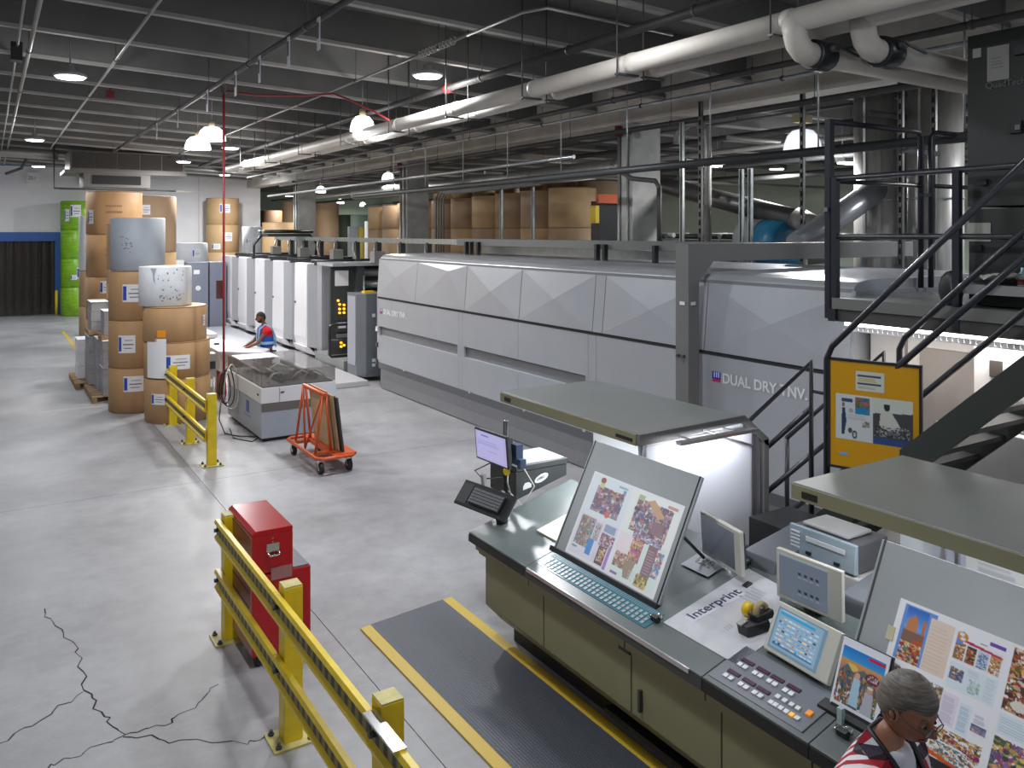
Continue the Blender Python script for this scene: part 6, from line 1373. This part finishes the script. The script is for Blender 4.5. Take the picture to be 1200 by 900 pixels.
# LED strip under the platform
t = thing('batten_light', (7.0, 4, 2.6), 'bright perforated light strip under the platform edge', 'lamp')
ob('tube', M().box(6.96, 7.02, .4, 4.98, 2.60, 2.635), mat('strip_glow', (1,.97,.93), .4, emit=5), t)
bs = M()
for k in range(90): bs.box(6.94, 6.95, .42+.05*k, .455+.05*k, 2.565, 2.60)
bs.box(6.938, 6.952, .4, 4.98, 2.555, 2.567).box(6.938, 6.952, .4, 4.98, 2.597, 2.605)
ob('perforated_guard', bs, LABELW, t, kind='stuff')
o = area(7.05, 2.7, 2.59, .06, 30, t, (0,0,0), (1,.95,.9), size_y=4.4)
# off-white machine under the platform
t = thing('folder_machine', (8.2, 3, 0), 'off-white folder machine body under the platform', 'printing machine')
ob('back_body', M().box(7.55, 9.2, .3, 5.1, 0, 2.58), CREAM, t)
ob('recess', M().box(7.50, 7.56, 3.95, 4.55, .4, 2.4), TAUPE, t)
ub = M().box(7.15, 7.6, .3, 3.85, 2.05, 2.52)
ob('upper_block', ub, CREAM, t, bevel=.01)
for y in (3.68, 3.3): ob('square_port', M().box(7.13, 7.16, y-.07, y+.03, 2.28, 2.42), mat('port_hole_shade', (.05,.04,.035), .7) if y > 3.5 else bpy.data.materials['port_hole_shade'], t, bevel=.004)  # dark box stands in for the shaded inside of a hole
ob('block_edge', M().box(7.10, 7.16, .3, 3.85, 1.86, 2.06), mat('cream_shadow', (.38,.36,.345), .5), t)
ob('lower_door', M().box(7.0, 7.56, 3.3, 4.1, .05, 1.85), CREAM, t, bevel=.01)
ob('lower_door', M().box(7.0, 7.56, .3, 3.29, .05, 1.85), CREAM, t, bevel=.01)
ob('door_seam', M().box(7.53, 7.55, 4.7, 4.72, 0, 2.5), TAUPE, t)
ob('hazard_stripe', M().ob((6.99,3.95,1.55), (0,.3,1), (0,1,0), (1,0,0), .08, .03, .005), ADHES, t)
# dark cabinet on the platform
t = thing('camera_cabinet', (7.5, 3.2, 2.86), 'tall charcoal control cabinet with raised lettering, standing on the platform', 'cabinet')
ob('case', M().box(7.18, 7.9, 2.2, 3.92, 3.72, 5.2).box(7.20, 7.9, 2.2, 3.92, 2.87, 3.70), mat('cabinet_charcoal', (.024,.029,.027), .5), t, bevel=.006)
ob('lettering', M().text('QuadTech', .075, (7.172, 3.76, 4.72), (0,-1,0), (0,0,1)), mat('dull_silver_letters', (.16,.165,.165), .4), t)
pd = painted('diagram_sheet', Canvas(30, 40, (.50,.50,.48)).lines(.2,.3,.8,.7,4,(.35,.35,.36)), (7.176,3.75,5.07), (0,-1,0), (0,0,-1), .18, .29, PRINT, t)
ob('warning_label', M().box(7.172, 7.178, 3.80, 3.87, 5.0, 5.08), mat('dull_label', (.42,.42,.38), .6), t)
for b_ in ((3.42,3.52,4.96,5.04),(3.46,3.56,4.32,4.42),(3.74,3.80,3.90,3.95)): ob('handle', M().box(7.14,7.18,*b_), BLKP, t)
ob('knob', M().box(7.12, 7.14, 3.46, 3.50, 4.34, 4.38), CHROME, t)
ob('pale_sheet', M().box(7.192, 7.2, 3.73, 3.93, 3.42, 3.58), mat('greenish_label', (.33,.35,.30), .6), t)
ob('switch', M().box(7.18, 7.2, 3.80, 3.88, 3.34, 3.39), BLACK, t)
ob('shelf', M().box(6.98, 7.2, 1.6, 3.95, 2.98, 3.06), mat('shelf_grey', (.26,.27,.27), .5), t)
ob('coat', M().ball((7.1, 4.02, 3.0), .11, 14, (.6,1,1.5)), BLACK, label='black cloth hanging by the platform shelf', cat='cloth')
cl = M(); g = random.Random(9)
n1 = 22
pts = [[V((6.99+.16*i/n1, 3.85-.75*j/n1, 3.065+abs(math.sin(i*.9+j*.6))*.045+g.uniform(0,.02)+.04*math.sin(math.pi*j/n1))) for i in range(n1+1)] for j in range(n1+1)]
cl.add([p for r_ in pts for p in r_], [(j*(n1+1)+i, j*(n1+1)+i+1, (j+1)*(n1+1)+i+1, (j+1)*(n1+1)+i) for j in range(n1) for i in range(n1)], True)
ob('crumpled_rag', cl, mat('rag_cloth', (.42,.41,.40), .9), label='crumpled pale rag on the platform shelf', cat='cloth', fix=False)
t = thing('spray_bottle', (7.08, 2.98, 3.06), 'small pale bottle with a red label on the platform shelf', 'bottle')
ob('bottle', M().lathe((7.08,3.42,3.062), [(0,0),(.035,0),(.035,.09),(.012,.12),(.012,.15),(0,.15)], 14), mat('bottle_blue', (.45,.6,.68), .2), t)
ob('bottle_label', M().lathe((7.08,3.42,3.062), [(.036,.01),(.036,.06)], 14), RUSTP, t)
# framed amber board on the stair rail
pc = V((5.70, 3.825, 2.085)); ya_ = R(18)
pn_ = V((-math.cos(ya_), -math.sin(ya_), 0)); pe = V((math.sin(ya_), -math.cos(ya_), 0)); pz = V((0,0,1))
t = thing('framed_board', tuple(pc-pz*.4), 'black framed amber display board with photo sheets on the stair rail', 'display board')
PW, PH = .665, .84
ob('backing', M().ob(pc, pe, pz, pn_, PW/2, PH/2, .008), AMBERB, t)
for (cx_, cz_, a, b) in ((-PW/2,0,.010,PH/2+.01),(PW/2,0,.010,PH/2+.01)): ob('frame_bar', M().ob(pc+pe*cx_+pz*cz_, pe, pz, pn_, a, b, .015), BLKP, t)
for cz_ in (-PH/2, PH/2): ob('frame_bar', M().ob(pc+pz*cz_, pe, pz, pn_, PW/2+.01, .010, .015), BLKP, t)
c5 = Canvas(40, 30, (.72,.74,.68)).rect(.08,.22,.92,.30,(.12,.14,.25)).rect(.08,.62,.92,.72,(.15,.2,.25)).lines(.12,.36,.85,.56,3,(.62,.5,.15)).lines(.12,.78,.85,.92,2,(.55,.5,.3))
painted('notice', c5, pc-pe*.13+pz*.345+pn_*.009, pe, -pz, .21, .15, PRINT, t)
c6 = Canvas(120, 62, (.72,.75,.76)); c6.rect(.5,0,1,1,(.70,.74,.68)); c6.poly([(.5,.35),(1,.28),(1,1),(.5,1)],(.16,.17,.18)); c6.poly([(.5,.88),(1,.86),(1,1),(.5,1)],(.10,.18,.38))
c6.poly([(.60,.3),(.70,.22),(.78,.4),(.86,.62),(.74,.72),(.58,.62)],(.70,.70,.66)); c6.ell(.68,.18,.04,.10,(.08,.08,.08)); c6.rect(.64,.08,.72,.13,(.75,.75,.72)); c6.blobs(.52,.6,.98,.85,[(.08,.09,.1),(.3,.32,.33),(.5,.52,.5)],40,.03,60)
c6.poly([(.09,.3),(.13,.3),(.15,.6),(.12,.9),(.08,.9)],(.10,.14,.25)); c6.ell(.11,.24,.018,.05,(.4,.25,.18)); c6.rect(.09,.1,.24,.18,(.12,.2,.3)); c6.rect(.27,.06,.46,.42,(.42,.26,.18)); c6.blobs(.27,.06,.46,.42,[(.05,.35,.55),(.3,.35,.15),(.6,.3,.2)],18,.05,61); c6.rect(.27,.3,.44,.42,(.03,.4,.6))
c6.ell(.26,.88,.035,.09,(.1,.1,.11)); c6.ell(.26,.88,.02,.05,(.6,.62,.62)); c6.ell(.2,.8,.03,.06,(.15,.15,.16)); c6.blobs(.36,.58,.46,.7,[(.3,.3,.25),(.6,.58,.5)],12,.03,62); c6.lines(.17,.45,.45,.55,3,(.6,.62,.62)); c6.ell(.21,.36,.03,.05,(.5,.55,.58))
painted('photo_sheet', c6, pc-pe*.28+pz*.155+pn_*.009, pe, -pz, .56, .35, PRINT, t)
ob('blue_tag', M().ob(pc-pe*.22-pz*.31+pn_*.010, pe, pz, pn_, .035, .013, .001), mat('tag_blue', (.25,.36,.48), .4), t)
ob('rail_clamp', M().ob(pc-pn_*.02+pz*.2-pe*.25, pe, pz, pn_, .02, .02, .02), DGREY, t)
